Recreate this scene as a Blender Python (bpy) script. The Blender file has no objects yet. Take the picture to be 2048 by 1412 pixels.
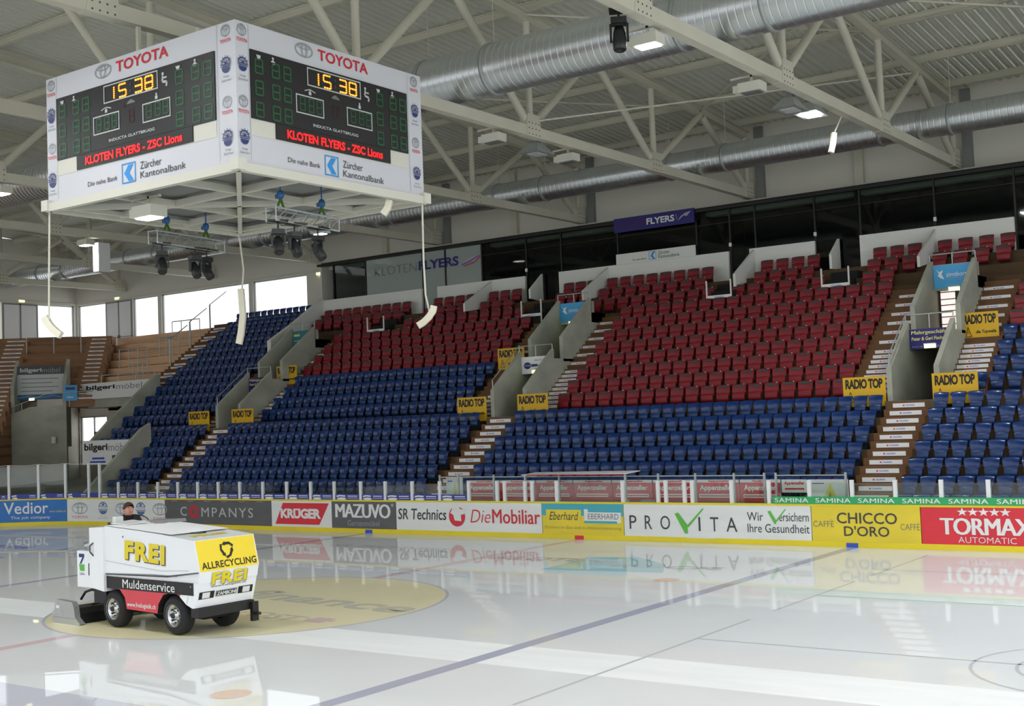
import bpy, math, random
from mathutils import Vector, Matrix
random.seed(7)
sc = bpy.context.scene
COL = sc.collection

# ------------------------------------------------------------------ camera, sky, exposure
FPX = 2471.9
CR = Vector((0.810998, 0.583716, -0.0395098)); CU = Vector((0.0, 0.0, 1.0)); CF = Vector((-0.583, 0.810, 0.0528))
_yaw, _pit, _rol = math.radians(35.74524), math.radians(3.0251), math.radians(-2.26433)
CF = Vector((-math.sin(_yaw)*math.cos(_pit), math.cos(_yaw)*math.cos(_pit), math.sin(_pit)))
_r0 = Vector((math.cos(_yaw), math.sin(_yaw), 0)); _u0 = _r0.cross(CF)
CR = math.cos(_rol)*_r0 + math.sin(_rol)*_u0
CU = -math.sin(_rol)*_r0 + math.cos(_rol)*_u0
CC = Vector((20.7316, -16.8797, 3.7658))
cam = bpy.data.cameras.new('camera'); camo = bpy.data.objects.new('camera', cam); COL.objects.link(camo)
cam.sensor_width = 36.0; cam.sensor_fit = 'HORIZONTAL'; cam.lens = FPX/2048*36; cam.clip_end = 500
M = Matrix((CR, CU, -CF)).transposed().to_4x4(); M.translation = CC
camo.matrix_world = M
sc.camera = camo
w = bpy.data.worlds.new('sky'); sc.world = w; w.use_nodes = True
bg = w.node_tree.nodes['Background']; bg.inputs[0].default_value = (0.96, 0.985, 1.0, 1); bg.inputs[1].default_value = 1.25
vs = sc.view_settings; sc.display_settings.display_device = 'sRGB'
vs.view_transform = 'Standard'; vs.look = 'None'; vs.gamma = 1.0; vs.use_curve_mapping = False; vs.exposure = 0.40
sc.cycles.use_denoising = True
sc.cycles.max_bounces = 8; sc.cycles.diffuse_bounces = 4; sc.cycles.transparent_max_bounces = 16

def at(px, py, point, normal):
    """the point of a plane seen at a photo pixel (2048x1412)"""
    d = CF + CR*((px-1024)/FPX) - CU*((py-706)/FPX)
    n = Vector(normal); t = (Vector(point)-CC).dot(n)/d.dot(n)
    return CC + d*t
def atX(px, py, X): return at(px, py, (X, 0, 0), (1, 0, 0))
def atY(px, py, Y): return at(px, py, (0, Y, 0), (0, 1, 0))
def atZ(px, py, Z): return at(px, py, (0, 0, Z), (0, 0, 1))
def topx(P):
    d = Vector(P)-CC; z = d.dot(CF)
    return 1024+FPX*d.dot(CR)/z, 706-FPX*d.dot(CU)/z, z

# ------------------------------------------------------------------ materials
def lin(c):
    return tuple((x/255/12.92 if x/255 <= 0.04045 else ((x/255+0.055)/1.055)**2.4) for x in c)
MATS = {}
def mat(name, rgb, rough=0.6, metal=0.0, spec=0.5, noise=None, bump=None, emit=None, coat=0.0, wear=None):
    m = bpy.data.materials.new(name); m.use_nodes = True
    nt = m.node_tree; b = nt.nodes['Principled BSDF']
    c = lin(rgb) + (1,)
    b.inputs['Base Color'].default_value = c; b.inputs['Roughness'].default_value = rough
    b.inputs['Metallic'].default_value = metal; b.inputs['Specular IOR Level'].default_value = spec
    if coat: b.inputs['Coat Weight'].default_value = coat; b.inputs['Coat Roughness'].default_value = 0.08
    if emit: b.inputs['Emission Color'].default_value = c; b.inputs['Emission Strength'].default_value = emit
    if noise or bump:
        tc = nt.nodes.new('ShaderNodeTexCoord'); mp = nt.nodes.new('ShaderNodeMapping'); n = nt.nodes.new('ShaderNodeTexNoise')
        sc_, amt, strch = (noise or (bump[0], 0, (1, 1, 1)))
        mp.inputs['Scale'].default_value = strch; n.inputs['Scale'].default_value = sc_; n.inputs['Detail'].default_value = 6
        nt.links.new(tc.outputs['Object'], mp.inputs[0]); nt.links.new(mp.outputs[0], n.inputs['Vector'])
        if noise:
            cr = nt.nodes.new('ShaderNodeValToRGB')
            cr.color_ramp.elements[0].position = 0.3; cr.color_ramp.elements[1].position = 0.72
            cr.color_ramp.elements[0].color = tuple(x*(1-amt) for x in c[:3]) + (1,)
            cr.color_ramp.elements[1].color = tuple(min(1, x*(1+amt*0.6)) for x in c[:3]) + (1,)
            nt.links.new(n.outputs['Fac'], cr.inputs[0]); nt.links.new(cr.outputs[0], b.inputs['Base Color'])
        if bump:
            bp = nt.nodes.new('ShaderNodeBump'); bp.inputs['Strength'].default_value = bump[1]
            nt.links.new(n.outputs['Fac'], bp.inputs['Height']); nt.links.new(bp.outputs[0], b.inputs['Normal'])
    MATS[name] = m; return m
def glassmat(name, tint, refl=0.10, rough=0.03, opac=0.0):
    m = bpy.data.materials.new(name); m.use_nodes = True; nt = m.node_tree
    for n in list(nt.nodes):
        if n.type != 'OUTPUT_MATERIAL': nt.nodes.remove(n)
    out = [n for n in nt.nodes if n.type == 'OUTPUT_MATERIAL'][0]
    tr = nt.nodes.new('ShaderNodeBsdfTransparent'); tr.inputs[0].default_value = tuple(tint)+(1,)
    gl = nt.nodes.new('ShaderNodeBsdfGlossy'); gl.inputs['Roughness'].default_value = rough
    lw = nt.nodes.new('ShaderNodeLayerWeight'); lw.inputs['Blend'].default_value = 0.5
    pw = nt.nodes.new('ShaderNodeMath'); pw.operation = 'POWER'; pw.inputs[1].default_value = 4.0; nt.links.new(lw.outputs['Facing'], pw.inputs[0])
    ma = nt.nodes.new('ShaderNodeMath'); ma.operation = 'MULTIPLY_ADD'; ma.inputs[1].default_value = 0.6; ma.inputs[2].default_value = 0.04; nt.links.new(pw.outputs[0], ma.inputs[0])
    mx = nt.nodes.new('ShaderNodeMixShader')
    nt.links.new(ma.outputs[0], mx.inputs[0]); nt.links.new(tr.outputs[0], mx.inputs[1]); nt.links.new(gl.outputs[0], mx.inputs[2])
    last = mx
    if opac:
        df = nt.nodes.new('ShaderNodeBsdfDiffuse'); df.inputs[0].default_value = (0.75, 0.85, 0.8, 1)
        m2 = nt.nodes.new('ShaderNodeMixShader'); m2.inputs[0].default_value = opac
        nt.links.new(mx.outputs[0], m2.inputs[1]); nt.links.new(df.outputs[0], m2.inputs[2]); last = m2
    nt.links.new(last.outputs[0], out.inputs[0]); MATS[name] = m; return m

ICE = (233, 236, 237)
def icemat(name, rgb, rough=0.012, noise=(0.35, 0.03, (1, 1, 1)), refl=0.58):
    """wet ice: milky body under a thin mirror film that strengthens at a shallow angle"""
    m = mat(name, rgb, 0.9, spec=0.0, noise=noise); nt = m.node_tree; b = nt.nodes['Principled BSDF']; out = [n for n in nt.nodes if n.type == 'OUTPUT_MATERIAL'][0]
    gl = nt.nodes.new('ShaderNodeBsdfGlossy'); gl.inputs['Roughness'].default_value = rough; gl.inputs[0].default_value = (0.95, 0.97, 1, 1)
    lw = nt.nodes.new('ShaderNodeLayerWeight'); lw.inputs['Blend'].default_value = 0.5
    pw = nt.nodes.new('ShaderNodeMath'); pw.operation = 'POWER'; pw.inputs[1].default_value = 5.0; nt.links.new(lw.outputs['Facing'], pw.inputs[0])
    ma = nt.nodes.new('ShaderNodeMath'); ma.operation = 'MULTIPLY_ADD'; ma.inputs[1].default_value = refl; ma.inputs[2].default_value = 0.025; nt.links.new(pw.outputs[0], ma.inputs[0])
    mx = nt.nodes.new('ShaderNodeMixShader'); nt.links.new(ma.outputs[0], mx.inputs[0]); nt.links.new(b.outputs[0], mx.inputs[1]); nt.links.new(gl.outputs[0], mx.inputs[2]); nt.links.new(mx.outputs[0], out.inputs[0])
    return m
icemat('ice', ICE); icemat('ice_snow', (240, 243, 244), 0.3, (1.2, 0.05, (0.3, 2, 1)), 0.25)
icemat('ice_blue', (184, 186, 202)); icemat('ice_red', (228, 200, 203)); icemat('ice_yellow', (246, 238, 196))
icemat('ice_ring', (206, 206, 210)); icemat('ice_hair', (204, 206, 207)); icemat('ice_dot', (230, 204, 198)); icemat('ice_text', (214, 211, 190))
icemat('ice_teal', (178, 212, 216)); icemat('ice_dark', (188, 193, 196)); icemat('ice_purple', (190, 170, 205)); icemat('ice_sky', (172, 190, 220)); icemat('ice_navy', (206, 208, 220))
mat('steel_white', (205, 203, 186), 0.5, noise=(0.8, 0.06, (1, 1, 1)))
mat('steel_bolt', (70, 70, 64), 0.6)
mat('deck_metal', (208, 209, 200), 0.5, metal=0.1)
mat('duct', (206, 211, 214), 0.34, metal=0.92)
mat('wall_white', (214, 212, 202), 0.75, noise=(0.25, 0.05, (1, 1, 1)))
mat('wall_panel', (226, 228, 230), 0.6)
mat('parapet', (222, 224, 218), 0.65, noise=(0.7, 0.04, (1, 1, 1)))
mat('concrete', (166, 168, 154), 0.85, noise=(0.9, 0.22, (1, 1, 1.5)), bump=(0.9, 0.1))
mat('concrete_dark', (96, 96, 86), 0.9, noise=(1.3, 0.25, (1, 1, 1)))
mat('tread', (70, 60, 46), 0.9, noise=(2, 0.25, (1, 1, 1)))
mat('riser', (80, 60, 36), 0.85, noise=(1.5, 0.25, (0.3, 1, 1)))
mat('stair_wood', (104, 70, 36), 0.7, noise=(2.2, 0.22, (0.4, 1, 1)))
mat('wood_riser', (226, 184, 146), 0.6, noise=(2.0, 0.18, (0.25, 0.25, 2)))
mat('wood_dark', (142, 104, 72), 0.7, noise=(2.0, 0.2, (0.3, 0.3, 2)))
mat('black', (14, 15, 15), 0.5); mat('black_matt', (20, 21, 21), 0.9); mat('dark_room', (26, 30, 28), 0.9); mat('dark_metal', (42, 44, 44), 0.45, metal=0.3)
mat('grey', (128, 130, 130), 0.6); mat('light_grey', (186, 190, 190), 0.55); mat('grey_metal', (150, 154, 154), 0.4, metal=0.7); mat('galv', (172, 178, 178), 0.42, metal=0.5)
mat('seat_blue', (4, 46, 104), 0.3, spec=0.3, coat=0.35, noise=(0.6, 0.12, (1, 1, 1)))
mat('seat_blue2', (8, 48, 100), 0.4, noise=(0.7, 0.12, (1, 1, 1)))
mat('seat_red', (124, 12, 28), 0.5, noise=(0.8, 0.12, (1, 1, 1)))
mat('seat_patch', (52, 62, 58), 0.7)
mat('white', (226, 228, 228), 0.45); mat('cladding', (200, 202, 208), 0.5); mat('machine_cloth', (236, 238, 240), 0.75); mat('board_white', (226, 229, 228), 0.4, noise=(1.4, 0.05, (0.4, 1, 3)))
mat('cream', (206, 205, 192), 0.55); mat('cream_speaker', (232, 228, 208), 0.5)
mat('kick_yellow', (228, 208, 30), 0.4, noise=(1.2, 0.08, (0.5, 1, 1))); mat('ad_yellow', (226, 204, 52), 0.45, noise=(1.3, 0.10, (0.7, 1, 1.4)))
mat('sign_yellow', (212, 168, 16), 0.5); mat('ad_red', (214, 44, 58), 0.45, noise=(1.3, 0.08, (0.7, 1, 1.4))); mat('red', (206, 28, 44), 0.45)
mat('ad_grey', (92, 94, 96), 0.45, noise=(1.6, 0.16, (0.6, 1, 2))); mat('ad_blue', (44, 116, 194), 0.45, noise=(1.2, 0.08, (1, 1, 1)))
mat('teal', (66, 168, 186), 0.45); mat('teal_dark', (40, 120, 130), 0.6); mat('green', (40, 164, 96), 0.5); mat('tick_green', (92, 180, 66), 0.45)
mat('ink', (58, 60, 64), 0.5); mat('ink_soft', (110, 112, 112), 0.5); mat('ink_yellow', (178, 164, 60), 0.5); mat('navy', (36, 50, 110), 0.5); mat('sign_navy', (34, 28, 110), 0.5)
mat('sticker_blue', (54, 66, 160), 0.5); mat('bank_blue', (30, 140, 214), 0.5); mat('sky_blue', (66, 160, 214), 0.55); mat('pale_yellow', (216, 212, 110), 0.5)
mat('logo_grey', (150, 154, 158), 0.4); mat('logo_pale', (166, 171, 178), 0.5); mat('navy_pale', (92, 112, 158), 0.5); mat('logo_pink', (214, 132, 138), 0.5); mat('toyota_red', (196, 30, 44), 0.5); mat('dull_red', (86, 22, 60), 0.6); mat('dull_text', (176, 160, 170), 0.6)
mat('marker_blue', (44, 84, 190), 0.4); mat('marker_red', (214, 40, 56), 0.4)
mat('led_off', (30, 96, 54), 0.5); mat('led_orange', (255, 150, 40), 0.5, emit=1.6); mat('led_red', (255, 18, 20), 0.5, emit=1.3); mat('led_dark', (60, 12, 16), 0.6)
mat('lamp_glow', (255, 255, 250), 0.5, emit=9.0); mat('flood_glow', (252, 253, 255), 0.5, emit=285.0); mat('exit_glow', (250, 255, 170), 0.5, emit=1.5)
mat('tyre', (30, 31, 33), 0.8, noise=(3, 0.2, (1, 1, 1))); mat('chrome', (196, 198, 200), 0.2, metal=0.95); mat('hub', (36, 36, 36), 0.5)
mat('machine_white', (236, 239, 242), 0.3, coat=0.3); mat('machine_red', (206, 36, 56), 0.3, coat=0.3); mat('machine_yellow', (240, 212, 0), 0.32, coat=0.2); mat('alu', (176, 178, 178), 0.38, metal=0.6, noise=(4, 0.1, (1, 1, 1)))
mat('lens', (220, 224, 226), 0.2); mat('frei_yellow', (226, 204, 20), 0.4)
mat('skin', (206, 146, 124), 0.55); mat('hair', (58, 38, 28), 0.8); mat('jacket', (34, 36, 40), 0.85); mat('collar', (18, 18, 20), 0.9); mat('trousers', (44, 46, 56), 0.9)
mat('strap_green', (70, 110, 40), 0.8); mat('hoist_blue', (36, 90, 140), 0.5); mat('fibre_black', (26, 28, 30), 0.35)
mat('door_glow', (250, 226, 220), 0.5, emit=0.75); mat('rope', (214, 212, 196), 0.8); mat('wave_bg', (60, 90, 130), 0.6)
glassmat('glass_clear', (0.93, 0.97, 0.95)); glassmat('glass_dark', (0.30, 0.36, 0.34)); glassmat('glass_frost', (0.5, 0.6, 0.55), opac=0.42); glassmat('glass_window', (0.97, 0.98, 0.98))

# ------------------------------------------------------------------ mesh builder
TXT = {}
def text_geo(s, bold, shear, space):
    key = (s, bold, shear, space)
    if key in TXT: return TXT[key]
    cu = bpy.data.curves.new('t', 'FONT'); cu.body = s; cu.resolution_u = 3; cu.offset = bold; cu.shear = shear; cu.fill_mode = 'FRONT'; cu.space_character = space
    ob = bpy.data.objects.new('t', cu); COL.objects.link(ob)
    dg = bpy.context.evaluated_depsgraph_get(); dg.update()
    me = bpy.data.meshes.new_from_object(ob.evaluated_get(dg))
    vs_ = [(v.co.x, v.co.y) for v in me.vertices]; fs = [tuple(p.vertices) for p in me.polygons]
    bpy.data.objects.remove(ob); bpy.data.curves.remove(cu); bpy.data.meshes.remove(me)
    x0 = min(a for a, b in vs_); x1 = max(a for a, b in vs_); y0 = min(b for a, b in vs_); y1 = max(b for a, b in vs_)
    vs_ = [((a-x0)/(x1-x0), (b-y0)/max(1e-6, y1-y0)) for a, b in vs_]
    TXT[key] = (vs_, fs, (x1-x0)/max(1e-6, y1-y0)); return TXT[key]

class MB:
    def __init__(s): s.v = []; s.f = []; s.m = []; s.sm = []; s.mats = []
    def mi(s, name):
        if name not in s.mats: s.mats.append(name)
        return s.mats.index(name)
    def add(s, vs_, fs, m, smooth=False):
        o = len(s.v); k = s.mi(m); s.v += [tuple(v) for v in vs_]
        for f in fs: s.f.append(tuple(i+o for i in f)); s.m.append(k); s.sm.append(smooth)
        return s
    def quad(s, a, b, c, d, m): return s.add([a, b, c, d], [(0, 1, 2, 3)], m)
    def box(s, x0, x1, y0, y1, z0, z1, m):
        return s.hexa([(x0, y0, z0), (x1, y0, z0), (x1, y1, z0), (x0, y1, z0), (x0, y0, z1), (x1, y0, z1), (x1, y1, z1), (x0, y1, z1)], m)
    def hexa(s, v, m): return s.add(v, [(3, 2, 1, 0), (4, 5, 6, 7), (0, 1, 5, 4), (1, 2, 6, 5), (2, 3, 7, 6), (3, 0, 4, 7)], m)
    def bar(s, p, q, wd, h, m, up=(0, 0, 1)):
        p, q = Vector(p), Vector(q); d = (q-p).normalized(); u = Vector(up)
        if abs(d.dot(u)) > 0.98: u = Vector((0, 1, 0))
        r = d.cross(u).normalized(); u = r.cross(d)
        a, b = r*wd/2, u*h/2
        return s.hexa([p-a-b, p+a-b, q+a-b, q-a-b, p-a+b, p+a+b, q+a+b, q-a+b], m)
    def ibeam(s, p, q, wd, h, m, t=0.03):
        p, q = Vector(p), Vector(q); d = (q-p).normalized(); u = Vector((0, 0, 1)); r = d.cross(u).normalized(); u = r.cross(d)
        s.bar(p+u*(h/2-t/2), q+u*(h/2-t/2), wd, t, m, u); s.bar(p-u*(h/2-t/2), q-u*(h/2-t/2), wd, t, m, u); s.bar(p, q, t, h-2*t, m, u); return s
    def tube(s, p, q, r, m, n=10, r2=None, caps=True):
        p, q = Vector(p), Vector(q); d = (q-p).normalized(); u = Vector((0, 0, 1)) if abs(d.z) < 0.95 else Vector((1, 0, 0))
        a = d.cross(u).normalized(); b = a.cross(d); r2 = r if r2 is None else r2
        c = [(math.cos(2*math.pi*i/n), math.sin(2*math.pi*i/n)) for i in range(n)]
        A = [p+a*(r*x)+b*(r*y) for x, y in c]; B = [q+a*(r2*x)+b*(r2*y) for x, y in c]
        s.add(A+B, [(i, (i+1) % n, n+(i+1) % n, n+i) for i in range(n)], m, True)
        if caps: s.add(A, [tuple(range(n))[::-1]], m); s.add(B, [tuple(range(n))], m)
        return s
    def path(s, pts, r, m, n=8):
        for a, b in zip(pts, pts[1:]): s.tube(a, b, r, m, n)
        return s
    def lathe(s, prof, O, A, m, n=24):
        """prof: (radius, along) pairs round axis A through O"""
        O, A = Vector(O), Vector(A).normalized(); u = Vector((0, 0, 1)) if abs(A.z) < 0.9 else Vector((1, 0, 0))
        a = A.cross(u).normalized(); b = A.cross(a)
        vs_ = [O+A*h+(a*math.cos(2*math.pi*i/n)+b*math.sin(2*math.pi*i/n))*r for r, h in prof for i in range(n)]
        fs = [(j*n+i, j*n+(i+1) % n, (j+1)*n+(i+1) % n, (j+1)*n+i) for j in range(len(prof)-1) for i in range(n)]
        return s.add(vs_, fs, m, True)
    def ball(s, O, rx, ry, rz, m, n=12):
        vs_ = []; k = n//2
        for j in range(k+1):
            t = math.pi*j/k
            for i in range(n): vs_.append((O[0]+rx*math.sin(t)*math.cos(2*math.pi*i/n), O[1]+ry*math.sin(t)*math.sin(2*math.pi*i/n), O[2]+rz*math.cos(t)))
        return s.add(vs_, [(j*n+i, (j+1)*n+i, (j+1)*n+(i+1) % n, j*n+(i+1) % n) for j in range(k) for i in range(n)], m, True)
    def prism(s, poly, fn, a0, a1, m, mtop=None, topfn=None):
        """poly 2-D outline; fn(u, v, a) -> point; extruded from a0 to a1"""
        n = len(poly); A = [fn(u, v, a0) for u, v in poly]; B = [fn(u, v, a1) for u, v in poly]
        s.add(A, [tuple(range(n))], m); s.add(B, [tuple(range(n))[::-1]], m)
        for i in range(n):
            j = (i+1) % n; mm = m
            if mtop and topfn(poly[i], poly[j]): mm = mtop
            s.add([A[i], B[i], B[j], A[j]], [(0, 1, 2, 3)], mm)
        return s
    def build(s, name, parent=None, label=None, cat=None, group=None, kind=None, loc=None):
        me = bpy.data.meshes.new(name); me.from_pydata(s.v, [], s.f)
        for k in s.mats: me.materials.append(MATS[k])
        me.polygons.foreach_set('material_index', s.m); me.polygons.foreach_set('use_smooth', s.sm); me.update()
        o = bpy.data.objects.new(name, me); COL.objects.link(o)
        if loc: o.location = loc
        if parent: o.parent = parent
        return tag(o, label, cat, group, kind)
def tag(o, label=None, cat=None, group=None, kind=None):
    if label: o['label'] = label
    if cat: o['category'] = cat
    if group: o['group'] = group
    if kind: o['kind'] = kind
    return o
def thing(name, label, cat, loc=(0, 0, 0), rz=0.0, group=None):
    o = bpy.data.objects.new(name, None); COL.objects.link(o); o.location = loc; o.rotation_euler = (0, 0, rz); o.empty_display_size = 0.2
    return tag(o, label, cat, group)
def dup(root, loc, label=None, group=None):
    r = root.copy(); COL.objects.link(r); r.location = loc
    if label: r['label'] = label
    if group: r['group'] = group
    for ch in root.children:
        c = ch.copy(); COL.objects.link(c); c.parent = r
    return r
def struct(mb, name, parent=None): return mb.build(name, parent, kind='structure')
def nth(n): return '%d%s' % (n, 'th' if 10 < n % 100 < 14 else {1: 'st', 2: 'nd', 3: 'rd'}.get(n % 10, 'th'))

class Face:
    """a flat drawing surface: origin, unit right, unit up; marks are laid on it in thin layers"""
    def __init__(s, mb, O, U, V, off=0.004):
        s.mb = mb; s.O = Vector(O); s.U = Vector(U).normalized(); s.V = Vector(V).normalized(); s.N = s.U.cross(s.V); s.off = off
    def p(s, u, v, l=1): return s.O+s.U*u+s.V*v+s.N*(s.off*l)
    def poly(s, pts, m, l=1): s.mb.add([s.p(u, v, l) for u, v in pts], [tuple(range(len(pts)))], m); return s
    def rect(s, u0, v0, u1, v1, m, l=1): return s.poly([(u0, v0), (u1, v0), (u1, v1), (u0, v1)], m, l)
    def frame(s, u0, v0, u1, v1, t, m, l=2):
        s.rect(u0, v0, u1, v0+t, m, l); s.rect(u0, v1-t, u1, v1, m, l); s.rect(u0, v0+t, u0+t, v1-t, m, l); s.rect(u1-t, v0+t, u1, v1-t, m, l); return s
    def text(s, t, u0, v0, wd, h, m, l=2, bold=0.0, shear=0.0, rot=0.0, space=1.0):
        if 'M' in t and bold > 0:      # heavier strokes for capitals whose outline folds when it is fattened
            for k in (-1, 1): s.text(t, u0+k*min(bold, 0.05)*h*1.1*math.cos(rot), v0, wd, h, m, l+0.3*(k+2), 0.0, shear, rot, space)
            bold = 0.0
        vs_, fs, asp = text_geo(t, bold, shear, space)
        if wd is None: wd = h*asp
        c, n = math.cos(rot), math.sin(rot)
        s.mb.add([s.p(u0+a*wd*c-b*h*n, v0+a*wd*n+b*h*c, l) for a, b in vs_], fs, m); return s
    def ring(s, cu, cv, a, b, t, m, l=2, n=24, a0=0.0, a1=2*math.pi):
        o = [(cu+a*math.cos(a0+(a1-a0)*i/n), cv+b*math.sin(a0+(a1-a0)*i/n)) for i in range(n+1)]
        q = [(cu+(a-t)*math.cos(a0+(a1-a0)*i/n), cv+(b-t)*math.sin(a0+(a1-a0)*i/n)) for i in range(n+1)]
        s.mb.add([s.p(u, v, l) for u, v in o+q], [(i, i+1, n+2+i, n+1+i) for i in range(n)], m); return s
    def disc(s, cu, cv, a, b, m, l=2, n=24, a0=0.0, a1=2*math.pi):
        k = n if abs(a1-a0-2*math.pi) < 1e-6 else n+1
        return s.poly([(cu+a*math.cos(a0+(a1-a0)*i/n), cv+b*math.sin(a0+(a1-a0)*i/n)) for i in range(k)], m, l)
    def line(s, pts, t, m, l=2):
        for (a, b), (c, d) in zip(pts, pts[1:]):
            L = math.hypot(c-a, d-b) or 1; x, y = -(d-b)/L*t/2, (c-a)/L*t/2
            s.poly([(a-x, b-y), (c-x, d-y), (c+x, d+y), (a+x, b+y)], m, l)
        return s
    # marks used more than once
    def ovals(s, cu, cv, a, b, m='logo_grey', t=None, l=2):
        t = t or a*0.13
        s.ring(cu, cv, a, b, t, m, l); s.ring(cu, cv+b*0.42, a*0.72, b*0.36, t*0.8, m, l+1); s.ring(cu, cv-b*0.05, a*0.34, b*0.92, t*0.8, m, l+2); return s
    def ship(s, cu, cv, r, m='navy', l=2):
        s.ring(cu, cv+r*0.12, r*0.95, r*0.95, r*0.16, m, l, 14, 0.05, math.pi-0.05)
        for k in range(1, 6):
            a = math.pi*k/6
            s.line([(cu, cv+r*0.15), (cu+1.2*r*math.cos(a), cv+r*0.12+1.2*r*math.sin(a))], r*0.1, m, l+1)
        s.rect(cu-r, cv-r*0.02, cu+r, cv+r*0.13, m, l+1); s.rect(cu-r*0.98, cv-r*0.28, cu+r*0.98, cv-r*0.14, m, l+1)
        s.disc(cu, cv-r*0.38, r*0.8, r*0.75, m, l, 14, math.pi, 2*math.pi); return s

# ------------------------------------------------------------------ ice and its markings
YB = 15.0; YC = 1.6; YN = YC*2-YB; XL, XR = -31.9, 30.0; RC = 8.4
def rounded(x0, x1, y0, y1, r, n=14):
    pts = []
    for cx, cy, a0 in ((x1-r, y1-r, 0), (x0+r, y1-r, 90), (x0+r, y0+r, 180), (x1-r, y0+r, 270)):
        pts += [(cx+r*math.cos(math.radians(a0+90*i/n)), cy+r*math.sin(math.radians(a0+90*i/n))) for i in range(n+1)]
    return pts
mb = MB(); mb.box(-60, 40, -32, 34, -0.4, -0.06, 'concrete_dark'); struct(mb, 'floor')
mb = MB(); pts = rounded(XL, XR, YN, YB, RC); mb.add([(x, y, 0) for x, y in pts], [tuple(range(len(pts)))], 'ice'); struct(mb, 'floor_ice')
mb = MB(); F = Face(mb, (0, 0, 0), (1, 0, 0), (0, 1, 0), 0.0006)
F.rect(-30, -1.58, 28, -0.1, 'ice_snow', 1); F.line([(-24.5, 10.55), (-18.6, 10.85), (-7, 11.0)], 0.35, 'ice_snow', 1)
struct(mb, 'floor_scraped_strip')
mb = MB(); F = Face(mb, (0, 0, 0), (1, 0, 0), (0, 1, 0), 0.0006)
F.disc(0.3, 1.55, 4.2, 4.2, 'ice_yellow', 2, 48); F.ring(0.3, 1.55, 4.25, 4.25, 0.07, 'ice_ring', 3, 64)
F.text('finance', -1.3, 2.25, 5.6, 1.05, 'ice_text', 4, 0.03, 0.15, -0.1); F.text('POST', 0.9, 0.35, 2.0, 0.55, 'ice_text', 4, 0.03, 0.1, -0.1)
F.rect(3.1, 0.25, 3.6, 0.75, 'ice_dot', 4); F.line([(3.0, 0.5), (3.75, 0.5)], 0.14, 'ice_dot', 5)
struct(mb, 'floor_centre_circle')
for nm, X, wd, mm in (('floor_blue_line_1', 8.63, 0.3, 'ice_blue'), ('floor_blue_line_2', -8.62, 0.3, 'ice_blue'), ('floor_red_line', 0.03, 0.3, 'ice_red')):
    mb = MB(); Face(mb, (0, 0, 0), (1, 0, 0), (0, 1, 0), 0.0006).rect(X-wd/2, YN+0.05 if mm == 'ice_blue' else 5.78, X+wd/2, YB-0.12, mm, 3)
    if mm == 'ice_red': Face(mb, (0, 0, 0), (1, 0, 0), (0, 1, 0), 0.0006).rect(X-wd/2, YN+0.05, X+wd/2, -2.7, mm, 3)
    struct(mb, nm)
mb = MB(); F = Face(mb, (0, 0, 0), (1, 0, 0), (0, 1, 0), 0.0006)
for x, y in ((7.0, 7.79), (6.9, -4.85), (-6.9, 7.79)): F.disc(x, y, 0.3, 0.3, 'ice_dot', 4)
for a, b in ((13.9, 9.83), (8.9, 4.68), (3.67, -3.6), (-4.3, -9)): F.line([(10.96, a), (10.96, b)], 0.06, 'ice_hair', 4)
for y, x0 in ((1.62, 10.96), (6.78, 11.0), (10.9, 10.6)): F.line([(x0, y), (26, y)], 0.05, 'ice_hair', 4)
for r in (1.83, 1.22, 0.5): F.ring(17.25, 1.62, r, r, 0.05, 'ice_hair', 4, 40)
F.poly([(3.1, 8.5), (6.3, 8.9), (5.6, 10.3), (4.1, 11.5), (2.9, 10.9)], 'ice_teal', 3); F.text('ROCK', 4.4, 9.4, 3.0, 0.5, 'ice_dark', 4, 0.03, 0.2, 0.1); F.text('KLOTEN', 0.3, 10.0, 3.6, 0.6, 'ice_dark', 4, 0.03, 0.2, 0.05)
F.text('SR TECHNICS', -6.9, 11.3, 4.6, 0.45, 'ice_dark', 4)
F.rect(-3.5, -9.5, 6.4, -5.9, 'ice_navy', 3); F.text('KLOTEN', -3, -8.7, 8.6, 2.0, 'ice_snow', 4, 0.03, 0.2)
F.rect(-19.5, 4.0, -15.5, 5.6, 'ice_sky', 3); F.text('zone', -21, 7.4, 3.4, 0.8, 'ice_purple', 4, 0.03); F.text('Vedior', -16.2, 7.6, 3.6, 0.9, 'ice_sky', 4, 0.03)
struct(mb, 'floor_thin_markings')

# ------------------------------------------------------------------ rink boards: advertising panels along the far side and round the corner
BT, BK = 1.085, 0.15            # panel top and bottom
CXc, CYc = XL+RC, YB-RC         # centre of the corner bend
def along(sx):
    """point of the board line at run sx (straight: sx = x; the bend carries on past its end)"""
    if sx >= CXc: return Vector((sx, YB, 0)), Vector((1, 0, 0)), Vector((0, -1, 0))
    a = (CXc-sx)/RC
    if a <= math.pi/2:
        n = Vector((-math.sin(a), math.cos(a), 0)); return Vector((CXc, CYc, 0))+n*RC, Vector((math.cos(a), math.sin(a), 0)), -n
    d = (a-math.pi/2)*RC; return Vector((XL, CYc-d, 0)), Vector((0, 1, 0)), Vector((1, 0, 0))
class Bend(Face):
    def __init__(s, mb, s0, off=0.004): s.mb = mb; s.s0 = s0; s.off = off
    def p(s, u, v, l=1):
        P, T, N = along(s.s0+u); return P+N*(s.off*l)+Vector((0, 0, v))
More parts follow.
